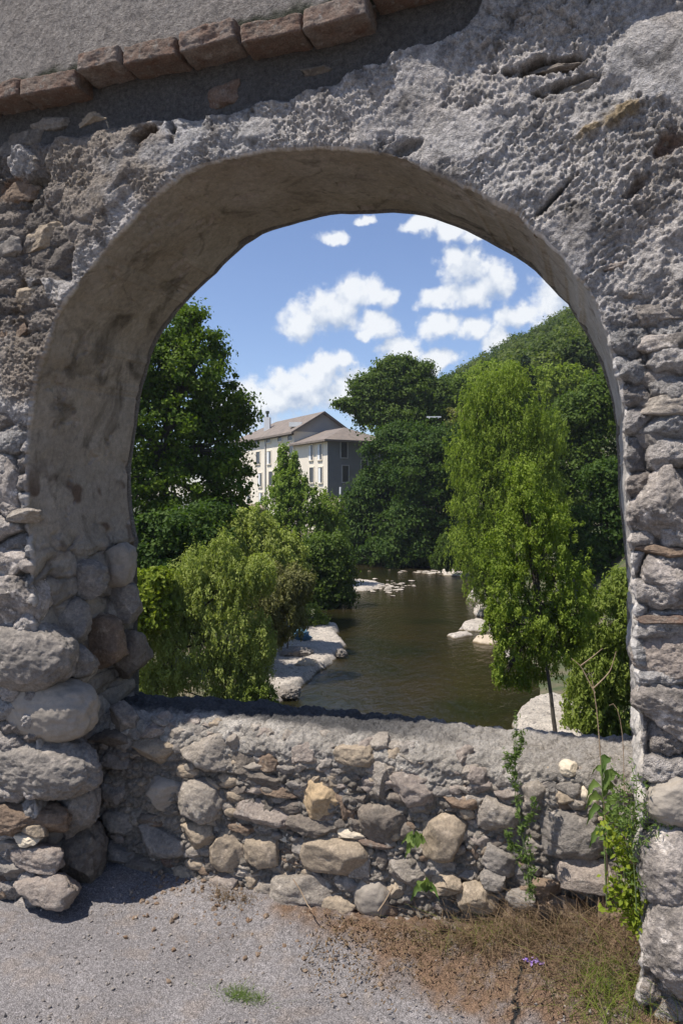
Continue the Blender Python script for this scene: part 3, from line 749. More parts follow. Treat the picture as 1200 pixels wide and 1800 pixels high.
# ------------------------------------------------------------------ terrain, river
WZ = -5.4
XL = [(0, -9), (12, -6.), (20, -3.6), (24.7, -1.9), (28, -.3), (32.5, .4), (38, -.1), (45, .1), (55, .1), (63, -.3), (70, -2.), (78, -9), (92, -30), (120, -80), (3000, -3000)]
XR = [(0, 4.2), (20, 4.8), (24, 5.5), (31, 6.9), (42, 8.4), (49, 9.0), (56, 11), (63, 10.9), (68, 9.), (73, 6.), (78, 1.), (92, -17), (120, -66), (3000, -2900)]
def height(x, d):
    l = np.interp(d, *zip(*XL)); r = np.interp(d, *zip(*XR))
    eL = l - x; eR = x - r; inside = np.minimum(-eL, -eR)
    zl = WZ - .35 + .45 * sstep(eL, 0, 2.) + .9 * sstep(eL, 4.2, 8) + 2.9 * sstep(eL, 6, 18)
    x0 = np.interp(d, [0, 60, 100, 200, 260, 420, 3000], [16, 11, -2, -24, -24, 70, 3000])
    hill = .55 * np.clip(x - x0, 0, None); hill = np.where(hill > 75, 75 + (hill - 75) * .2, hill)
    zr = WZ - .35 + .45 * sstep(eR, 0, 1.8) + .6 * sstep(eR, 2.5, 5) + 1.6 * sstep(eR, 4, 11) + hill
    z = np.where(eL > 0, zl, np.where(eR > 0, zr, WZ - .35 - .9 * sstep(inside, 0, 2.)))
    far = (x > x0) & (eL > 0) & (d > 80)
    return np.where(far, np.maximum(z, zr), z)
def hz(x, d): return float(height(np.array([float(x)]), np.array([float(d)]))[0])
def terrain():
    def ax(a, b, st, lim):
        v = [a]; s = st
        v = list(np.arange(a, b, st)); s = st
        while v[-1] < lim: s *= 1.12; v.append(v[-1] + s)
        return v
    xs = np.array([-q for q in ax(6., 7., .5, 2600)][::-1] + list(np.arange(-5.5, 14, .4)) + ax(14, 90, 1.2, 2600))
    ds = np.array([-q for q in ax(3., 4., 1, 2600)][::-1] + list(np.arange(0, 80, .6)) + ax(80, 280, 3, 2800))
    X, D = np.meshgrid(xs, ds)
    Z = height(X.ravel(), D.ravel()).reshape(X.shape)
    P = np.stack([X.ravel(), D.ravel(), X.ravel() * 0], -1)
    Z += fbm(P, .35, 3).reshape(X.shape) * .12 + fbm(P, .02, 3).reshape(X.shape) * np.clip((Z + 5) * .12, 0, 5)
    Z = np.where(D < 12, np.minimum(Z, -4), Z)
    wx = X * RX + D * VX; wy = X * RY + D * VY
    m, t, b = mat('river_bank'); pos = t.n('ShaderNodeNewGeometry').outputs['Position']
    n = t.noise(pos, .8, 6, .6); n2 = t.noise(pos, 9, 5, .6)
    c = t.mix(t.rng(n, .4, .62), (.045, .07, .02), (.15, .12, .075)); c = t.mix(t.rng(n2, .45, .7, 0, .6), c, (.05, .045, .03))
    t.L(c, b.inputs['Base Color']); b.inputs['Roughness'].default_value = .95
    o = mesh_np('ground', np.stack([wx, wy, Z], -1), grid_faces(*X.shape), m); tag(o, kind='structure')
terrain()
def water():
    m, t, b = mat('river_water'); pos = t.n('ShaderNodeNewGeometry').outputs['Position']
    rp = t.vm('MULTIPLY', pos, (1., .45, 1.))
    n0 = t.noise(pos, .25, 4, .55)
    c = t.mix(t.rng(n0, .35, .65), (.013, .013, .005), (.028, .020, .008))
    t.L(c, b.inputs['Base Color']); b.inputs['Roughness'].default_value = .10; b.inputs['IOR'].default_value = 1.33
    b.inputs['Specular IOR Level'].default_value = .5
    h = t.math('ADD', t.math('MULTIPLY', t.noise(rp, 3.2, 5, .6, .3), 1.), t.math('MULTIPLY', t.noise(rp, 9., 3, .5, .3), .25))
    bp = t.n('ShaderNodeBump'); bp.inputs['Strength'].default_value = .8; bp.inputs['Distance'].default_value = .07
    t.L(h, bp.inputs['Height']); t.L(bp.outputs[0], b.inputs['Normal'])
    xs = np.linspace(-70, 16, 60); ds = np.linspace(0, 130, 80); X, D = np.meshgrid(xs, ds)
    o = mesh_np('river', np.stack([X * RX + D * VX, X * RY + D * VY, X * 0 + WZ], -1), grid_faces(*X.shape), m); tag(o, kind='structure')
water()

def slab(name, poly, hgt, m, label, cat='rock', group=None, res=.07, zb=WZ, seed=0, wavy=.25, edge=.35):
    P = [atZ(a, b, zb) for a, b in poly]; P = np.array([(p.x, p.y) for p in P])
    lo, hi = P.min(0) - .3, P.max(0) + .3
    X, Y = np.meshgrid(np.arange(lo[0], hi[0], res), np.arange(lo[1], hi[1], res)); q = np.stack([X.ravel(), Y.ravel()], -1)
    n3 = np.c_[q, np.zeros(len(q))]
    qq = q + wavy * np.stack([fbm(n3, 1.3, 3, .6, seed), fbm(n3, 1.3, 3, .6, seed + 40.)], -1)
    ins = np.zeros(len(q), bool); dist = np.full(len(q), 1e9)
    for i in range(len(P)):
        a, b = P[i], P[(i + 1) % len(P)]; ab = b - a
        tt = np.clip(((qq - a) @ ab) / (ab @ ab + 1e-9), 0, 1); dist = np.minimum(dist, np.linalg.norm(qq - a - tt[:, None] * ab, axis=1))
        cr = (a[1] > qq[:, 1]) != (b[1] > qq[:, 1])
        xi = (b[0] - a[0]) * (qq[:, 1] - a[1]) / (b[1] - a[1] + 1e-12) + a[0]
        ins ^= cr & (qq[:, 0] < xi)
    sd = np.where(ins, dist, -dist)
    terr = np.floor(fbm(n3, .7, 3, .5, seed + 9.) * 3) / 3
    Z = zb - .35 + (hgt + .35) * sstep(sd, -.18, edge) + sstep(sd, -.05, .4) * (fbm(n3, 1.6, 4, .6, seed + 3.) * .12 + terr * .16 + ridged(n3, 2.6, 5, .65, seed) * .07) * min(1, hgt * 2.2) + sstep(sd, 0, .2) * ridged(n3, 6, 3, .6, seed) * .03
    o = mesh_np(name, np.stack([X, Y, Z.reshape(X.shape)], -1), grid_faces(*X.shape), m)
    c = P.mean(0); o.data.transform(__import__('mathutils').Matrix.Translation((-c[0], -c[1], -zb))); o.location = (c[0], c[1], zb)
    return tag(o, label, cat, group)
slab('limestone_ledge', [(470,1262),(500,1238),(512,1222),(548,1200),(560,1182),(585,1172),(590,1160),(606,1150),(612,1135),(596,1118),(600,1104),(575,1096),(545,1104),(500,1116),(470,1130),(455,1180),(455,1240)], .26, M['limestone'], 'long pale limestone ledge at the foot of the left bushes', seed=2)
GR = 'pale rocks standing in the river by the right bank'
slab('river_rock', [(776,1118),(800,1112),(826,1110),(835,1118),(800,1126)], .12, M['limestone'], 'low pale rock farthest out of those by the right bank', group=GR, seed=3)
slab('river_rock', [(800,1108),(812,1096),(835,1090),(868,1098),(880,1112),(845,1112)], .20, M['limestone'], 'widest flat pale rock among the cluster by the right bank', group=GR, seed=5)
slab('river_rock', [(824,1128),(835,1120),(870,1118),(900,1126),(870,1136),(840,1134)], .16, M['tanrock'], 'tan flat rock nearest the camera in the right bank cluster', group=GR, seed=6)
slab('river_rock', [(826,1080),(835,1068),(858,1066),(870,1080),(845,1086)], .32, M['limestone'], 'pointed pale rock just upstream of the flat rocks', group=GR, seed=7)
slab('river_rock', [(818,1056),(826,1044),(850,1040),(865,1052),(845,1062)], .38, M['limestone'], 'blocky pale rock half under the willow on the right bank', group=GR, seed=8)
slab('river_rock', [(788,1076),(803,1073),(805,1079),(792,1080)], .12, M['limestone'], 'small pale stone breaking the water, upper of two', group=GR, seed=9, wavy=.05, edge=.7)
slab('river_rock', [(788,1090),(808,1087),(810,1094),(794,1096)], .14, M['limestone'], 'small pale stone breaking the water, lower of two', group=GR, seed=10, wavy=.05, edge=.7)
slab('river_rock', [(797,1133),(808,1130),(816,1134),(806,1139)], .10, M['limestone'], 'little pale stone below the outermost flat rock', group=GR, seed=12, wavy=.05, edge=.7)
slab('limestone_ledge', [(893,1296),(900,1262),(925,1240),(965,1232),(1010,1240),(1040,1262),(1040,1320),(960,1330),(900,1310)], .35, M['limestone'], 'bright white limestone slab under the slender tree on the right bank', seed=14)
slab('river_rock', [(868,1160),(880,1150),(905,1150),(905,1170)], .3, M['limestone'], 'pale rock half hidden by willow leaves above the slab', group=GR, seed=15)
def px_bar(name, poly, hgt, label, seed):
    o = slab(name, poly, hgt, M['limestone'], label, 'gravel bar', seed=seed, res=.12, edge=.9); return o
px_bar('gravel_bar', [(560,1045),(600,1047),(655,1040),(690,1030),(665,1022),(620,1018),(570,1020)], .16, 'pale shingle bar below the dark overhanging bush', 21)
px_bar('gravel_bar', [(770,1012),(800,1014),(840,1020),(850,1005),(800,998),(770,1002)], .25, 'strip of pale stones on the far right bend', 22)
def cobbles(poly_c, n, spread, s, seed, nm, label=None):
    rs = np.random.RandomState(seed); L = []
    for k in range(n):
        c = Vector(poly_c) + Vector((rs.normal() * spread[0], rs.normal() * spread[1], 0)); q = s * rs.uniform(.5, 1.5)
        L.append(rock((c.x, c.y, WZ + .01 + c.z), q * 1.5, q, q * .38, seed * 50 + k, 2, ang=.6, rough=.0, rot=0.))
    V, Fq = join(L); o = mesh_np(nm, V, Fq, M['limestone'], smooth=False); tag(o, kind='stuff')
p = atZ(640, 1030, WZ); cobbles((p.x, p.y, .03), 190, (2.2, 1.6), .13, 41, 'shingle')
p = atZ(800, 1008, WZ); cobbles((p.x, p.y, 0), 110, (2.4, .8), .18, 42, 'shingle')
p = atZ(740, 1040, WZ); cobbles((p.x, p.y, -.1), 40, (3.2, 1.8), .09, 43, 'shingle')
def lone(px, py, zb, hx, hy, hz_, m, seed, name, label, group=None, rot=0.):
    p = atZ(px, py, zb); v, f = rock((0, 0, 0), hx, hy, hz_, seed, 5, ang=.4, rough=.3, rot=rot)
    o = mesh_np(name, v, f, M[m]); o.location = (p.x, p.y, zb); return tag(o, label, 'boulder', group)
lone(516, 1146, WZ + .36, .75, .6, .16, 'g', 60, 'boulder', 'dark grey flat slab lying on the limestone ledge')
lone(535, 1168, WZ + .28, .42, .6, .16, 'tanrock', 61, 'boulder', 'tan rounded boulder in the middle of the limestone ledge')
lone(505, 1218, WZ + .2, .4, .4, .2, 'g', 62, 'boulder', 'grey broken block at the lower tip of the ledge')
lone(600, 1148, WZ + .2, .22, .22, .14, 'g', 63, 'boulder', 'small dark stone on the river edge of the ledge')
v, f = rock((0, 0, 0), .27, .25, .16, 71, 4, ang=.6, rough=1.2)
p = atZ(530, 1112, WZ + .6); o = mesh_np('cloth_bundle', v, f, M['bluecloth']); o.location = (p.x, p.y, WZ + .46); tag(o, 'crumpled blue cloth bundle left on the rocks below the bushes', 'bundle')
print('river', time.time() - T0)

# ------------------------------------------------------------------ foliage
def leaves(cl, cr, n_per, size, rs, long=1.4, up=.4, outc=None, flat=.65, streak=0.):
    """cl: clump centres (k,3), cr: clump radii; returns V, F, tint"""
    k = len(cl); idx = np.repeat(np.arange(k), n_per); n = len(idx)
    off = rs.normal(size=(n, 3)) * .5; off[:, 2] *= flat
    L = np.linalg.norm(off, axis=1)[:, None]; off *= np.minimum(1, 1.3 / np.maximum(L, 1e-6))
    if streak: off[:, :2] *= .5; off[:, 2] *= (1 + streak)
    c = cl[idx] + off * cr[idx][:, None]
    nm = rs.normal(size=(n, 3)) * .7; nm[:, 2] += up
    if outc is not None:
        o = cl[idx] - outc[idx]; o /= np.linalg.norm(o, axis=1)[:, None] + 1e-6; nm += o * .7
    nm += off * .6
    nm /= np.linalg.norm(nm, axis=1)[:, None] + 1e-6
    t = rs.normal(size=(n, 3))
    if streak: t = t * .35 + np.array([0, 0, 1.])
    a = np.cross(nm, t); a /= np.linalg.norm(a, axis=1)[:, None] + 1e-6; b = np.cross(nm, a)
    s = size * rs.uniform(.6, 1.35, n)[:, None]
    a *= s * .5 / (long ** .5); b *= s * .5 * long ** .5
    bend = nm * s * .12
    V = np.stack([c - b, c + a * .9 + bend, c + b, c - a * .9 + bend], 1).reshape(-1, 3)
    Fq = np.arange(n * 4, dtype=np.int32).reshape(-1, 4)
    ctint = rs.rand(k)
    return V, Fq, np.clip(ctint[idx] * .55 + rs.rand(n) * .45, 0, 1)

def tree(name, label, cat, base, lobes, lm, D, n=20000, size=.16, clump=.5, seed=0, group=None, trunk=.2, per=45, long=1.5, streak=0., dz=1., shell=.55, up=.4, flat=.65, twigs=0, stems=1, partname='crown', bark='bark'):
    """lobes: (px, py, rx_px, ry_px, depth offset m, weight) at distance D"""
    rs = np.random.RandomState(seed + 1000)
    bx = atD(base[0], base[1], base[2] if len(base) > 2 else D)
    r = empty(name, bx, label, cat, group)
    C0, RR, Wt = [], [], []
    for lb in lobes:
        dd = lb[4] if len(lb) > 4 else 0
        c = atD(lb[0], lb[1], D + dd); m = (D + dd) / F
        C0.append(tuple(c)); RR.append((lb[2] * m, (lb[2] * m * .5 + lb[3] * m * .5) * dz, lb[3] * m)); Wt.append((lb[2] * lb[3]))
    C0 = np.array(C0); RR = np.array(RR); Wt = np.array(Wt, float) ** .62; Wt /= Wt.sum()
    
    if streak > .25: per = int(per * .45); clump *= .62
    else: per = int(per * 1.5); clump *= .9
    nc = max(8, int(n / per)); li = rs.choice(len(lobes), nc, p=Wt)
    dr = rs.normal(size=(nc, 3)); dr /= np.linalg.norm(dr, axis=1)[:, None]
    lum = fbm(dr * 1.0 + C0[li] * .37, 1.9, 2, .5, seed * 1.7)
    rad = (shell + (1 - shell) * rs.rand(nc) ** .5) * (1 + .38 * lum)
    loc = dr * RR[li] * rad[:, None]
    # camera-aligned x/y for the ellipsoid
    wx = loc[:, 0] * RX + loc[:, 1] * VX; wy = loc[:, 0] * RY + loc[:, 1] * VY
    cc = C0[li] + np.stack([wx, wy, loc[:, 2]], -1)
    cr = clump * rs.uniform(.55, 1.35, nc)
    V, Fq, tn = leaves(cc, cr, per, size, rs, long, up, C0[li], flat, streak)
    # outlying sprigs
    k2 = nc // 7; dr2 = rs.normal(size=(k2, 3)); dr2 /= np.linalg.norm(dr2, axis=1)[:, None]; l2 = rs.choice(len(lobes), k2, p=Wt)
    q = dr2 * RR[l2] * rs.uniform(.95, 1.18, k2)[:, None]
    c2 = C0[l2] + np.stack([q[:, 0] * RX + q[:, 1] * VX, q[:, 0] * RY + q[:, 1] * VY, q[:, 2]], -1)
    V2, F2, t2 = leaves(c2, cr[:k2] * .55, per // 3, size, rs, long, up, C0[l2], flat, streak)
    V, Fq = join([(V, Fq), (V2, F2)]); tn = np.r_[tn, t2]
    o = under(mesh_np(partname, V, Fq, LM[lm], smooth=False, tint=tn), r)
    # wood
    parts = []; top = C0[np.argmax(C0[:, 2])]
    for s in range(stems):
        tgt = C0[rs.randint(len(C0))] if stems > 1 else C0.mean(0) * .6 + top * .4
        b0 = np.array(bx) + (rs.normal(size=3) * [.25, .25, 0] if stems > 1 else 0)
        tt = np.linspace(0, 1, 9)[:, None]; pth = b0 * (1 - tt) + tgt * tt
        pth[:, :2] += (fbm(np.c_[tt * 2, tt * 0 + seed + s, tt * 0], 1, 2)[:, None]) * trunk * 2.5 * np.sin(tt * 3.1)
        parts.append(tube(pth, np.linspace(1, .35, 9) * trunk / (stems ** .4), 8))
    for i in range(min(len(C0), 14)):
        sel = np.where(li == i)[0]; st = pth[4 + rs.randint(4)]
        for j in sel[:6 + twigs]:
            tt = np.linspace(0, 1, 6)[:, None]; mdl = C0[i]
            pp = (1 - tt) ** 2 * st + 2 * tt * (1 - tt) * mdl + tt ** 2 * cc[j]
            parts.append(tube(pp, np.linspace(.32, .05, 6) * trunk, 5))
    V, Fq = join(parts); under(mesh_np('trunk', V, Fq, M[bark]), r)
    return r

HR = 'riverside trees and bushes on the left bank'
# left bank, far to near
tree('plane_tree', 'tall dark broadleaf tree filling the left of the arch opening', 'tree', (250, 1010), [(300,590,62,52),(352,610,48,36,1),(250,650,90,70),(320,680,92,62),(385,715,56,36,1),(280,760,110,70),(372,790,72,48,1),(420,735,26,20,1),(300,850,120,66),(395,850,50,50,1),(180,700,110,150,-1),(200,880,120,90),(400,895,40,26,1),(330,555,26,22)],
     'plane', 36, 68000, .17, .62, 1, HR, .32, 55, 1.2, up=.3, shell=.35, twigs=4)
tree('broadleaf_bush', 'dark green bush under the tall left tree', 'bush', (290, 1080), [(270,960,60,50),(320,930,60,36),(370,905,40,16,2),(300,990,70,50),(250,985,30,40),(360,960,50,40)], 'dark', 27, 21000, .16, .45, 2, HR, .1, 45, 1.3)
tree('yellow_bush', 'bright yellow green bush against the left pier', 'bush', (240, 1130), [(245,1040,36,32),(262,1075,34,34),(235,1085,40,46),(275,1020,22,20)], 'yellow', 21, 8000, .13, .32, 3, HR, .05, 40, 1.4)
tree('conical_bush', 'twin topped light green willow in front of the house', 'tree', (535, 985), [(499,797,8,16,1),(498,815,11,20,1),(496,838,15,24,1),(517,815,7,18,0),(515,838,11,20,0),(505,850,24,22),(512,862,40,34),(540,890,56,36),(575,900,34,30),(485,905,40,34),(525,935,70,44),(590,940,26,36),(470,950,50,40)], 'fresh', 54, 34000, .17, .55, 4, HR, .15, 45, 1.6, streak=.3)
tree('overhanging_bush', 'dark leafy bush leaning over the water below the house', 'bush', (550, 1080), [(575,975,40,40),(545,1005,50,46),(590,1005,30,38),(575,1045,36,36),(600,1038,18,24),(545,1055,40,30)], 'mid', 45, 26000, .17, .5, 5, HR, .12, 45, 1.3)
tree('small_shrub', 'small olive shrub at the upper end of the limestone ledge', 'shrub', (548, 1112), [(548,1085,22,22),(535,1098,20,16),(562,1092,14,16)], 'olive', 37, 3500, .11, .28, 6, HR, .04, 35, 1.3)
tree('willow_bush', 'leafy olive green willow rising behind the nearer riverside bushes', 'bush', (420, 1060), [(400,940,70,40),(455,960,66,44),(370,985,64,50),(480,1000,62,48),(345,1010,54,50),(430,1010,80,60),(440,918,40,26),(385,915,30,16),(500,975,40,40)], 'pale', 31, 40000, .11, .38, 7, HR, .08, 45, 2.0, streak=.3)
tree('willow_bush', 'large feathery willow bush nearest the camera on the left bank', 'bush', (380, 1235), [(290,1100,62,56),(375,1050,70,56),(425,1015,50,40),(345,1000,30,40),(395,975,26,34),(460,1010,26,36),(300,1050,34,30),(330,1150,80,56),(270,1150,46,50),(400,1120,66,60),(440,1170,40,46),(380,1190,90,38),(280,1200,50,28),(430,1215,54,26),(330,1030,50,40),(300,1070,60,50),(250,1210,40,30),(455,1130,30,50)], 'pale', 22, 76000, .068, .30, 8, HR, .06, 50, 2.6, streak=.7, stems=7, up=.2)
tree('tamarisk_bush', 'brownish hazy bush above the limestone ledge', 'bush', (480, 1140), [(480,1045,58,52),(500,1085,40,36),(450,1090,50,46),(520,1030,30,34),(470,1120,34,18)], 'bloom', 27, 26000, .09, .33, 9, HR, .05, 50, 2.2, streak=.6, stems=5)
tree('ledge_shrub', 'low olive tuft at the lower end of the limestone ledge', 'shrub', (445, 1262), [(450,1225,34,26),(425,1240,34,22),(475,1245,20,14)], 'olive', 21.5, 5000, .08, .22, 10, HR, .03, 35, 1.8, streak=.3)
# centre and right bank, far to near
GC = 'trees on the far bend and right bank'
tree('tall_tree', 'tallest tree right of the house with sparse twigs at its top', 'tree', (690, 985), [(662,698,44,26),(690,665,46,26),(720,690,46,34),(650,726,36,22),(700,740,66,38),(640,680,26,20),(735,655,26,18),(610,712,22,10,-1),(770,700,34,34),(700,640,34,12)], 'mid', 84, 48000, .30, .95, 11, GC, .35, 45, 1.3, shell=.35, twigs=3)
tree('riverside_tree', 'dark rounded tree hiding the right end of the house', 'tree', (660, 985), [(682,800,44,46),(705,850,58,50),(655,868,40,40),(660,935,58,44),(628,935,26,40),(705,775,46,34),(650,978,56,20),(628,890,24,26)], 'dark', 74, 40000, .27, .9, 12, GC, .3, 45, 1.3)
tree('riverside_tree', 'dark tree in the middle of the far bend', 'tree', (740, 1000), [(740,830,60,60),(760,890,56,56),(720,930,52,48),(750,960,50,34),(700,970,60,28),(770,780,46,40),(790,850,40,50)], 'dark', 70, 38000, .26, .88, 13, GC, .3, 45, 1.3)
tree('riverside_tree', 'olive tinted tree beside the red brown one', 'tree', (780, 960), [(790,750,46,40),(760,730,40,30),(800,800,40,44),(820,700,40,40)], 'mid', 88, 20000, .30, .95, 14, GC, .3, 45, 1.3)
tree('copper_tree', 'small reddish brown tree among green ones', 'tree', (805, 900), [(800,740,14,22),(806,760,10,16)], 'bloom', 80, 2400, .26, .6, 15, GC, .1, 35, 1.3)
tree('grey_willow', 'grey green willow shrub at the water on the far bend', 'bush', (800, 1005), [(800,965,34,34),(780,985,24,18),(830,980,34,28)], 'mid', 60, 12000, .16, .5, 16, GC, .1, 45, 2., streak=.3)
tree('tall_willow', 'tall pale green willow with fine upright branches', 'tree', (890, 1170), [(870,690,50,44),(845,730,48,50),(915,730,52,56),(825,810,46,60),(960,770,40,50),(890,810,60,70),(940,790,36,60),(850,890,62,66),(920,880,60,60),(840,960,56,60),(890,980,70,66),(850,1030,36,44),(960,900,40,70),(905,665,24,24),(870,860,70,80),(930,840,60,80),(880,760,70,60)], 'willow', 40, 100000, .105, .46, 17, GC, .14, 50, 3.0, streak=.9, stems=9, up=.15, shell=.25)
tree('hillside_tree', 'broad mid green tree on the slope at the right of the arch', 'tree', (1010, 1000), [(1000,760,60,44),(1040,720,60,44),(1060,790,50,50),(1000,820,60,50),(1040,870,60,50),(980,880,40,50),(1075,700,40,50)], 'mid', 56, 34000, .24, .8, 18, GC, .25, 45, 1.3)
tree('hillside_tree', 'dark tree low on the slope beside the right pier', 'tree', (1060, 1120), [(1050,930,56,44),(1090,880,40,50),(1030,980,56,44),(1080,990,46,44),(1000,940,40,44),(1070,840,44,30)], 'dark', 42, 30000, .19, .62, 19, GC, .2, 45, 1.3)
tree('hillside_tree', 'light green tree high on the slope behind the willow', 'tree', (960, 850), [(950,680,46,34),(990,670,50,30),(930,720,46,34),(1020,690,40,30),(870,660,44,24),(830,680,40,24)], 'willow', 92, 28000, .30, .95, 20, GC, .3, 45, 1.3, streak=.1)
tree('pine_tree', 'dark pointed conifer standing out on the light green slope', 'tree', (925, 760), [(922,640,7,14),(922,660,12,14),(924,680,17,14),(926,700,20,14)], 'pine', 88, 6000, .22, .55, 21, GC, .2, 40, 2.)
tree('slope_bush', 'wide light green bush spreading at the foot of the right pier', 'bush', (1070, 1340), [(1070,1090,56,60),(1090,1160,52,60),(1050,1180,52,60),(1040,1250,50,50),(1090,1260,44,60),(1020,1290,34,34),(1100,1040,40,40),(1080,1310,50,34)], 'olive', 20.5, 44000, .085, .34, 22, GC, .05, 50, 2.4, streak=.5, stems=6)
tree('slender_tree', 'slender leaning tree in front of the river with a thin dark trunk', 'tree', (978, 1306, 17.5), [(920,850,30,50),(930,910,56,46),(965,960,60,56),(890,975,54,56),(990,1020,56,50),(890,1050,52,50),(950,1090,66,48),(1010,1090,40,40),(910,1130,52,40),(975,1150,46,36),(890,1180,26,26),(870,1100,24,30),(1005,1130,24,26),(930,1190,34,24)], 'willow', 18.0, 56000, .058, .24, 23, GC, .055, 50, 1.9, streak=.25, shell=.2, twigs=5, up=.25)

# wood on the hill: a distant mass
def forest():
    rs = np.random.RandomState(77); N = 1700; X, Dd = [], []
    while len(X) < N:
        d = rs.uniform(62, 250); px = rs.uniform(720, 1700); x = (px - 600) / F * d
        if hz(x, d) > -2 and (d > 95 or px > 1130): X.append(x); Dd.append(d)
    X = np.array(X); Dd = np.array(Dd); Z = height(X, Dd)
    cl, cr, tn0, oc = [], [], [], []
    for x, d, z in zip(X, Dd, Z):
        h = rs.uniform(5., 10.); w_ = rs.uniform(2.6, 5.); k = 16; t = rs.rand()
        q = rs.normal(size=(k, 3)); q /= np.linalg.norm(q, axis=1)[:, None]; q[:, 2] = np.abs(q[:, 2]) * 1.1 - .25
        c = cw(x, d, z + h * .62); c = np.array(c)
        cl.append(c + q * [w_ * .78, w_ * .78, h * .38]); oc.append(np.repeat(c[None], k, 0)); cr += [w_ * .36] * k; tn0 += [t] * k
    cl = np.concatenate(cl); oc = np.concatenate(oc); cr = np.array(cr)
    V, Fq, tn = leaves(cl, cr, 22, .55, rs, 1.2, .4, oc)
    tn = np.clip(np.repeat(np.array(tn0), 22) * .75 + rs.rand(len(tn)) * .25, 0, 1)
    o = mesh_np('hillside_wood', V, Fq, LM['wood'], smooth=False, tint=tn); tag(o, kind='stuff')
forest()
print('foliage', time.time() - T0)

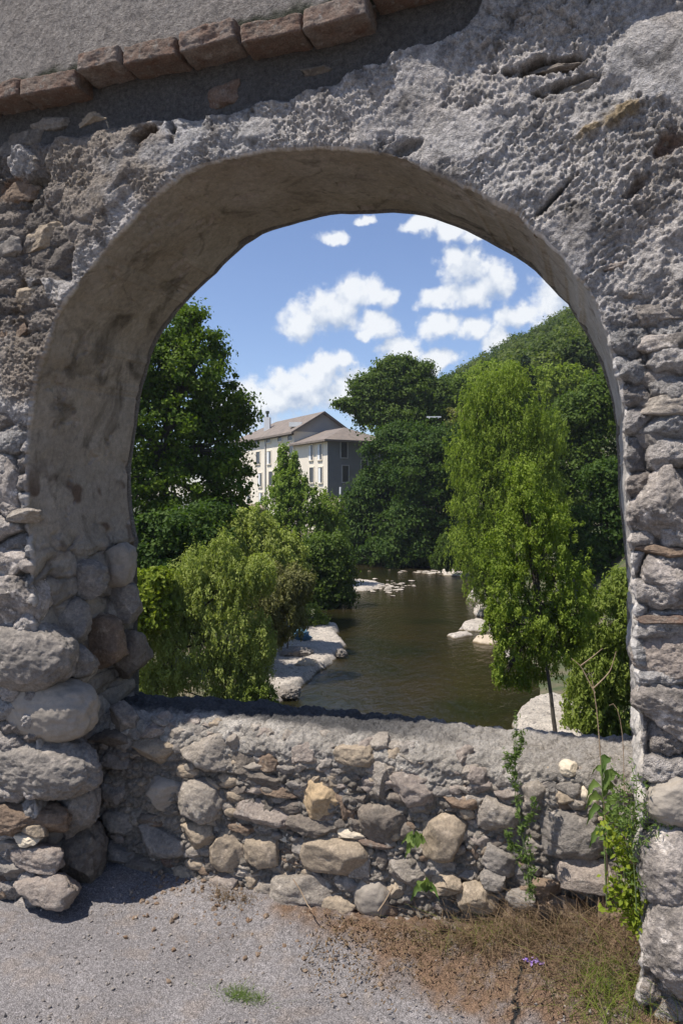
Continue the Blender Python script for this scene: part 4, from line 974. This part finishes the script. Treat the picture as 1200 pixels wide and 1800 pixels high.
# ------------------------------------------------------------------ house
def house():
    e = Vector((-.484, .875)); e.normalize(); s = Vector((.875, .484)); s.normalize()
    P0 = Vector((-1.8, 91.))
    def Q(a, b, z): p = P0 + e * a + s * b; return cw(p.x, p.y, z)
    r = empty('long_house', Q(0, 0, -2), 'long pale plastered house with many windows and a low tiled roof', 'house')
    def wallmesh(nm, pts, m, par=None, smooth=False):
        V = np.array([tuple(q) for q in pts]); o = mesh_np(nm, V[:4], np.array([[0, 1, 2, 3]]), m, smooth=False); return under(o, r)
    def block(nm, a0, a1, b0, b1, z0, z1, m):
        ctr = (Q(a0, b0, z0) + Q(a1, b1, z1)) / 2; A = (Q(a1, b0, 0) - Q(a0, b0, 0)) / 2; B = (Q(a0, b1, 0) - Q(a0, b0, 0)) / 2
        v, f = boxes([(ctr, A, B, (0, 0, (z1 - z0) / 2))]); return under(mesh_np(nm, v, f, m, smooth=False), r)
    m, t, b = mat('two_tone_plaster')
    block('wall', 10., 34, 0, 9.0, -3, 10.55, M['wallpaint'])
    block('wall', .06, 10.02, .05, 9., -3, 8.7, M['wallpaint'])
    block('side_wall', 0, .05, .06, 9., -3, 8.68, M['wallside_shaded'])
    # main roof: gable at the right end
    def prism(nm, pts_faces, m):
        V, Fq = pts_faces; o = mesh_np(nm, np.array([tuple(q) for q in V]), np.array(Fq), m, smooth=False); return under(o, r)
    ov, th = .7, .28
    V = []
    for a in (9.3, 26.5):
        for b, z in ((-ov, 10.35), (4.5, 13.5), (9.0 + ov, 10.35)): V += [Q(a, b, z), Q(a, b, z - th)]
    hipL = [Q(34.7, -ov, 10.35), Q(34.7, 9.0 + ov, 10.35)]
    V += hipL
    Fq = [(0, 2, 8, 6), (2, 4, 10, 8), (1, 7, 9, 3), (3, 9, 11, 5), (0, 1, 3, 2), (2, 3, 5, 4), (0, 6, 7, 1), (4, 5, 11, 10), (6, 8, 12, 12), (8, 10, 13, 12), (6, 12, 7, 7)]
    Fq = [f for f in Fq if len(set(f)) == 4] + [(6, 8, 12, 6), (8, 10, 13, 12)]
    me = bpy.data.meshes.new('roof'); me.from_pydata([tuple(q) for q in V], [], [tuple(dict.fromkeys(f)) for f in Fq] + [(7, 6, 12)]); me.materials.append(M['rooftile'])
    o = bpy.data.objects.new('roof', me); COL.objects.link(o); under(o, r); rf = o
    me = bpy.data.meshes.new('gable'); me.from_pydata([tuple(Q(9.98, b, z)) for b, z in ((0, 10.5), (9., 10.5), (4.5, 13.2))] + [tuple(Q(10.3, b, z)) for b, z in ((0, 10.5), (9., 10.5), (4.5, 13.2))], [], [(0, 1, 2), (3, 5, 4)]); me.materials.append(M['wallgrey'])
    o = bpy.data.objects.new('gable', me); COL.objects.link(o); under(o, r)
    # wing roof: hipped
    V = [Q(-.8, -.8, 8.65), Q(10.0, -.8, 8.65), Q(10.0, 9.8, 8.65), Q(-.8, 9.8, 8.65), Q(3.6, 4.5, 10.7), Q(9.98, 4.5, 10.7), Q(-.8, -.8, 8.4), Q(10.0, -.8, 8.4), Q(10., 9.8, 8.4), Q(-.8, 9.8, 8.4)]
    me = bpy.data.meshes.new('roof'); me.from_pydata([tuple(q) for q in V], [], [(0, 1, 5, 4), (0, 4, 3), (2, 3, 4, 5), (0, 6, 7, 1), (0, 3, 9, 6), (6, 9, 8, 7), (3, 2, 8, 9)]); me.materials.append(M['rooftile'])
    o = bpy.data.objects.new('roof', me); COL.objects.link(o); under(o, r)
    block('eaves', 10.0, 34, -.45, -.02, 10.0, 10.3, M['eave'])
    # windows located from their place on each wall
    def on_face(px, py, a_or_b, side):
        # intersect with wall plane b=0 (side 'e') or a=0 (side 's')
        k = (px - 600) / F; d0 = Vector((k, 1.)); p0, dv = P0, (e if side == 'e' else s)
        if side == 'e': p0 = P0 + s * a_or_b
        det = d0.x * -dv.y + d0.y * dv.x
        tt = (p0.x * -dv.y + p0.y * dv.x) / det; q = d0 * tt
        return (q - p0).dot(dv), EYE + (HZ - py) / F * tt
    def window(px, py, wd, hh, side, shutter=False, off=0.):
        u, z = on_face(px, py, off, side)
        dv, nv = (e, -s) if side == 'e' else (s, -e)
        p = (P0 + (s * off if side == 'e' else Vector((0, 0)))) + dv * u
        c = cw(p.x, p.y, z); N = Vector((nv.x * RX + nv.y * VX, nv.x * RY + nv.y * VY, 0)); U = Vector((dv.x * RX + dv.y * VX, dv.x * RY + dv.y * VY, 0))
        L = [(c + U * (wd / 2 + .06) * sg + N * .04, U * .07, N * .07, (0, 0, hh / 2 + .13)) for sg in (-1, 1)] + [(c + Vector((0, 0, (hh / 2 + .06) * sg)) + N * .05, U * (wd / 2), N * (.07 if sg > 0 else .14), (0, 0, .065)) for sg in (-1, 1)]
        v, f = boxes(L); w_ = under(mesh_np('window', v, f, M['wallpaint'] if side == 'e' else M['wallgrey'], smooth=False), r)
        v, f = boxes([(c + N * .02, U * (wd / 2), N * .02, (0, 0, hh / 2)), ]); o = mesh_np('pane', v, f, M['pane'], smooth=False); o.parent = w_
        if shutter:
            v, f = boxes([(c + U * wd * .26 + N * .055, U * wd * .25, N * .02, (0, 0, hh / 2 - .02))]); o = mesh_np('shutter', v, f, M['white'], smooth=False); o.parent = w_
    z1 = lambda x, y: (400 + x / 4., 680 + y / 4.)
    for x, y, h_ in ((210, 380, .9), (290, 373, .8), (370, 360, .9), (442, 348, 1.1)): window(*z1(x, y), 1.5, h_, 'e')
    for x, y, sh in ((217, 500, 0), (293, 498, 1), (450, 455, 0), (370, 480, 0)): window(*z1(x, y), 1.5, 1.9, 'e', bool(sh))
    for x, y, sh in ((230, 655, 1), (307, 645, 0), (385, 630, 0)): window(*z1(x, y), 1.5, 2.1, 'e', bool(sh))
    for x, y in ((236, 785), (150, 800)): window(*z1(x, y), 1.4, 1.8, 'e', True)
    for x, y, sh in ((588, 462, 1), (650, 458, 1), (594, 620, 0), (655, 620, 1)): window(*z1(x, y), 1.2, 2.0, 'e', bool(sh), .05)
    for x, y, wd in ((817, 440, .9), (958, 436, .9), (826, 612, .9), (960, 575, .9)): window(*z1(x, y), wd, 2.1, 's')
    # drainpipe, chimney, dormer
    u, z = on_face(467.5, 800, 0, 'e'); p = P0 + e * u - s * .12
    v, f = tube([cw(p.x, p.y, zz) for zz in (-2.5, 2, 6, 10.2)], .09, 8); under(mesh_np('drainpipe', v, f, M['wallgrey']), r)
    c = atD(470, 746, 113); v, f = boxes([(c, (.45, .1, 0), (-.1, .45, 0), (0, 0, 1.1))]); ch = under(mesh_np('chimney', v, f, M['white'], smooth=False), r)
    c2 = c + Vector((0, 0, 1.1)); v, f = join([tube([c2, c2 + Vector((0, 0, .7))], .16, 8), tube([c2 + Vector((0, 0, .6)), c2 + Vector((0, 0, 1.0))], .3, 8)]); o = mesh_np('chimney_pot', v, f, M['iron']); o.parent = ch
    c = atD(520, 746.5, 101.5); v, f = boxes([(c, (.9, .2, 0), (-.15, .5, 0), (0, 0, .32))]); under(mesh_np('dormer', v, f, M['white'], smooth=False), r)
house()
p = atD(598, 905, 82); v, f = join([tube([p, p + Vector((0, 0, 1.6)), p + Vector((.03, 0, 3.2))], .13, 8)])
o = mesh_np('white_post', v, f, M['white']); tag(o, 'slim white post standing below the shaded end of the house', 'post')
L = []
rs = np.random.RandomState(8)
for k in range(70):
    q = atD(rs.uniform(576, 598), rs.uniform(878, 925), 84 + rs.uniform(-1, 1)); L.append(rock(tuple(q), .5, .4, .28, 4000 + k, 2, ang=.5, rough=0.))
for k in range(60):
    q = atD(rs.uniform(430, 466), rs.uniform(888, 915), 86 + rs.uniform(-1, 1)); L.append(rock(tuple(q), .5, .4, .28, 4100 + k, 2, ang=.5, rough=0.))
V, Fq = join(L); o = mesh_np('rubble_bank', V, Fq, M['t'], smooth=False); tag(o, kind='stuff')
L = [(atD(762, 733, 78), Vector((.75, .2, 0)), Vector((-.02, .05, 0)), (0, 0, .07))] + [(atD(a, 734, 78), Vector((.04, 0, 0)), Vector((0, .04, 0)), (0, 0, .12)) for a in (754, 770)]
v, f = boxes(L); o = mesh_np('guard_rail', v, f, M['white'], smooth=False); tag(o, 'short white rail glimpsed between the tall trees', 'rail')

# ------------------------------------------------------------------ plants by the parapet
def plant(name, label, cat, stems, lm, Y, n, size, spread, seed, long=2.5, stem='stem', r=.002, streak=0., group=None, lower=0., leaf=True):
    rs = np.random.RandomState(seed); root = atY(stems[0][0][0], stems[0][0][1], Y)
    rt = empty(name, root, label, cat, group); parts = []; cl = []
    for si, s in enumerate(stems):
        P = np.array([tuple(atY(a, b, Y + (q[0] if q else 0))) for a, b, *q in s]); m = 14
        d = np.r_[0, np.cumsum(np.linalg.norm(np.diff(P, axis=0), axis=1))]; ss = np.linspace(0, d[-1], m)
        Q = np.stack([np.interp(ss, d, P[:, k]) for k in range(3)], -1)
        for _ in range(2): Q[1:-1] = (Q[:-2] + 2 * Q[1:-1] + Q[2:]) / 4
        parts.append(tube(Q, np.linspace(1, .4, m) * r * (1 if si == 0 else .7), 6)); cl.append(Q)
    V, Fq = join(parts); under(mesh_np('stem', V, Fq, M[stem]), rt)
    if leaf:
        Q = np.concatenate(cl); k = rs.randint(0, len(Q), n); c = Q[k] + rs.normal(size=(n, 3)) * spread * [.5, .3, .7]
        V, Fq, tn = leaves(c, np.full(n, spread * .5), 3, size, rs, long, .5, None, .8, streak)
        under(mesh_np('leaves', V, Fq, LM[lm], smooth=False, tint=tn), rt)
    return rt
plant('climbing_weed', 'thin green weed climbing up the parapet and over its top', 'weed', [[(935,1575),(926,1500),(912,1450),(903,1400),(906,1340),(904,1290),(908,1262,.02)],[(930,1560),(918,1480),(908,1400),(902,1330),(903,1275,.03)],[(930,1575),(935,1520),(925,1470)],[(915,1460),(932,1430),(938,1405)],[(905,1370),(893,1345),(890,1325)],[(920,1510),(900,1490),(893,1465)],[(904,1330),(916,1310),(918,1290)]], 'weed', 2.42, 420, .010, .013, 1, 3.2)
plant('dry_stalk', 'tall dry bare stalk with forked twigs rising over the parapet', 'stalk', [[(1068,1560),(1062,1440),(1055,1340),(1050,1260),(1045,1220),(1040,1195)],[(1045,1218),(1030,1190),(1020,1170),(1003,1157)],[(1042,1210),(1058,1195),(1072,1180),(1082,1145)],[(1020,1170),(1040,1155),(1058,1140)]], 'dry', 2.40, 10, .01, .01, 2, stem='drystem', r=.0032, leaf=False)
plant('dry_stalk', 'thin curled dry stalk beside the right jamb', 'stalk', [[(1100,1500),(1096,1400),(1095,1300),(1086,1240),(1074,1220),(1070,1240)]], 'dry', 2.40, 10, .01, .01, 3, stem='drystem', r=.0018, leaf=False)
# thistle: broad lobed leaves on a stalk
def broad(name, label, cat, base, leafs, Y, lm='weed', stemp=None, r=.003, wratio=.32):
    rt = empty(name, atY(base[0], base[1], Y), label, cat); rs = np.random.RandomState(len(leafs))
    if stemp:
        P = [atY(a, b, Y) for a, b in stemp]; v, f = tube(P, np.linspace(1, .5, len(P)) * r, 6); under(mesh_np('stem', v, f, M['stem']), rt)
    for (x0, y0, x1, y1, wd) in leafs:
        a = np.array(tuple(atY(x0, y0, Y))); b = np.array(tuple(atY(x1, y1, Y - rs.uniform(-.03, .06)))); L = b - a; n = 9
        sd = np.cross(L, [0, -1, .4]); sd /= np.linalg.norm(sd); V = []
        for i in range(n):
            t = i / (n - 1.); wv = wd / F * 2.4 * math.sin(math.pi * (t * .92 + .06)) * (1 + .35 * math.sin(i * 2.4)) * .5
            c = a + L * t + np.array([0, -.012, -.02]) * math.sin(t * 3.1) * -1 + np.array([0, 0, -.02]) * t * t
            V += [c - sd * wv + [0, -.004, .004], c + [0, 0, -.003], c + sd * wv + [0, -.004, .004]]
        fq = []
        for i in range(n - 1): fq += [[3*i, 3*i+1, 3*i+4, 3*i+3], [3*i+1, 3*i+2, 3*i+5, 3*i+4]]
        under(mesh_np('leaf', np.array(V), np.array(fq), LM[lm], tint=np.full(len(fq), rs.rand())), rt)
    return rt
broad('thistle', 'thistle with broad jagged leaves in front of the cream stone', 'weed', (1062, 1590), [(1058,1360,1072,1325,14),(1056,1385,1030,1395,12),(1058,1390,1088,1352,16),(1060,1400,1085,1380,14),(1060,1410,1028,1412,14),(1060,1425,1030,1440,12),(1062,1430,1092,1400,14),(1060,1370,1040,1350,10),(1063,1450,1095,1440,16),(1063,1470,1035,1480,14),(1066,1480,1098,1475,16)], 2.36, stemp=[(1066,1590),(1062,1500),(1058,1400),(1056,1330)])
broad('broadleaf_weed', 'small weed with rounded leaves growing from a joint in the parapet', 'weed', (730, 1490), [(728,1488,706,1474,20),(730,1490,712,1498,16),(732,1488,738,1462,14),(732,1490,752,1480,16),(730,1486,722,1466,14)], 2.47)
broad('broadleaf_weed', 'low green leaves at the foot of the parapet left of the dry weeds', 'weed', (745, 1568), [(745,1565,735,1552,16),(745,1565,760,1556,14),(745,1568,722,1574,14),(747,1568,772,1574,14)], 2.44)
GW = 'weeds at the right end of the parapet'
plant('feathery_weed', 'feathery green weed spreading over the right pier stones', 'weed', [[(1118,1600),(1112,1500),(1105,1440),(1110,1390)],[(1110,1480),(1130,1430),(1160,1420),(1190,1405)],[(1108,1440),(1085,1410),(1095,1360)],[(1112,1500),(1140,1470),(1175,1465)],[(1110,1450),(1120,1380),(1108,1345)],[(1105,1440),(1080,1450),(1070,1430)]], 'weed', 2.16, 200, .010, .030, 4, 3., group=GW)
plant('leafy_weed', 'yellow green leafy weed in the corner between parapet and right pier', 'weed', [[(1120,1640),(1112,1580),(1105,1520),(1100,1470)],[(1112,1590),(1090,1560),(1080,1540)],[(1112,1580),(1130,1540),(1125,1500)],[(1115,1610),(1085,1600),(1078,1580)],[(1105,1500),(1085,1480),(1075,1455)],[(1118,1620),(1140,1600),(1150,1580)]], 'yellow', 2.22, 260, .016, .032, 5, 1.5, group=GW)
plant('leafy_weed', 'green leafy weed hanging beside the cream stone', 'weed', [[(1100,1560),(1090,1500),(1080,1450),(1085,1400)],[(1090,1500),(1070,1480),(1065,1450)],[(1085,1440),(1105,1420),(1120,1430)]], 'weed', 2.30, 110, .014, .03, 6, 1.6, group=GW)
def tuft(name, label, px, py, Y, n, h, spread, mats, seed, lean=.5, wd=.0014, kind=None):
    rs = np.random.RandomState(seed); c = atY(px, py, Y); V, Fq, tn = [], [], []
    for k in range(n):
        x = c.x + rs.normal() * spread[0]; y = c.y + rs.normal() * spread[1]; hh = h * rs.uniform(.4, 1.3); dr = rs.normal(size=2) * lean
        z0 = road_z(x, min(y, 2.5)) - .005 if py > 1500 else c.z; m = 5; w_ = wd * rs.uniform(.6, 1.5); sx, sy = rs.normal(size=2); q = math.hypot(sx, sy); sx /= q; sy /= q; b0 = len(V)
        for i in range(m):
            t = i / (m - 1.); xx = x + dr[0] * hh * t * t; yy = y + dr[1] * hh * t * t; zz = z0 + hh * (t - .35 * t * t * min(1.5, abs(dr[0]) + abs(dr[1])))
            V += [(xx - sx * w_ * (1 - t * .8), yy - sy * w_ * (1 - t * .8), zz), (xx + sx * w_ * (1 - t * .8), yy + sy * w_ * (1 - t * .8), zz)]
            if i: Fq.append([b0 + 2*i - 2, b0 + 2*i - 1, b0 + 2*i + 1, b0 + 2*i]); tn.append(rs.rand())
    V = np.array(V) - np.array([c.x, c.y, 0]); o = mesh_np(name, V, np.array(Fq), LM[mats], smooth=False, tint=tn); o.location = (c.x, c.y, 0)
    if kind: tag(o, kind=kind)
    else: tag(o, label, 'grass tuft')
    return o
tuft('dry_grass', None, 930, 1630, 2.42, 800, .17, (.17, .05), 'dry', 1, 1.0, .0011, 'stuff')
tuft('dry_grass', None, 1040, 1660, 2.30, 420, .19, (.12, .08), 'dry', 2, 1.0, .0011, 'stuff')
tuft('dry_grass', None, 790, 1600, 2.46, 350, .08, (.14, .04), 'dry', 3, 1.0, .0010, 'stuff')
tuft('olive_grass', None, 1075, 1650, 2.22, 420, .12, (.07, .07), 'olive', 4, .9, .0012, 'stuff')
tuft('olive_grass', None, 860, 1600, 2.44, 260, .08, (.12, .03), 'olive', 5, 1., .0010, 'stuff')
tuft('grass_tuft', 'small green tuft growing out of the asphalt in the foreground', 425, 1752, 2.04, 380, .026, (.045, .016), 'weed', 6, .9, .0011)
tuft('grass_tuft', 'dry little tuft at the left foot of the sunlit parapet', 405, 1570, 2.47, 140, .06, (.05, .02), 'dry', 7, 1., .0012)
tuft('grass_tuft', 'green sprig at the dirt edge below the weeds', 1045, 1735, 2.30, 60, .04, (.012, .012), 'weed', 8, .8, .0014)
def litter():
    rs = np.random.RandomState(3); n = 1500
    x = rs.uniform(-.95, .2, n); y = 2.48 - np.abs(rs.normal(size=n)) * .16
    c = np.stack([x, y, np.array([road_z(a, b) for a, b in zip(x, y)]) + .008 + .03 * rs.rand(n) ** 2], -1)
    V, Fq, tn = leaves(c, np.full(n, .012), 2, .009, rs, 2.6, 1.2)
    o = mesh_np('leaf_litter', V, Fq, LM['dry'], smooth=False, tint=tn); tag(o, kind='stuff')
litter()
rs = np.random.RandomState(9); c = atZ(937, 1706, .10); cl = np.array([(c.x + rs.normal() * .016, c.y + rs.normal() * .006, road_z(c.x, c.y) + .016) for _ in range(16)])
V, Fq, tn = leaves(cl, np.full(16, .006), 3, .012, rs, 1.8, .8)
o = mesh_np('fallen_flower', V - np.array(tuple(c)), Fq, M['petal'], smooth=False, tint=tn); o.location = c; tag(o, 'crushed purple flower lying on the brown dirt', 'flower')
for i, (pts, Y, lb) in enumerate([([(515,1545),(528,1565),(540,1590),(548,1600)], 2.44, 'thin dead twig leaning against the pale block at the parapet foot'), ([(690,1560),(676,1585),(664,1602)], 2.42, 'thin dead twig beside the smooth dark cobble')]):
    P = [atY(a, b, Y - k * .012) for k, (a, b) in enumerate(pts)]; v, f = tube(P, .0022, 6); c = P[0]
    o = mesh_np('twig', v - np.array(tuple(c)), f, M['drystem']); o.location = c; tag(o, lb, 'twig')
# ------------------------------------------------------------------ summer air
def haze():
    v, f = boxes([((cw(0, 90, 0).x, cw(0, 90, 0).y, 46), (RX * 260, RY * 260, 0), (VX * 235, VY * 235, 0), (0, 0, 54.))])
    m = bpy.data.materials.new('haze'); m.use_nodes = True; t = NT(m.node_tree); m.node_tree.nodes.clear()
    out = t.n('ShaderNodeOutputMaterial'); pv = t.n('ShaderNodeVolumePrincipled')
    pv.inputs['Color'].default_value = (.78, .86, 1, 1); pv.inputs['Density'].default_value = .00025; pv.inputs['Anisotropy'].default_value = .2
    t.L(pv.outputs[0], out.inputs['Volume'])
    o = mesh_np('haze', v, f, m, smooth=False); tag(o, kind='stuff')
haze()
print('done', time.time() - T0)
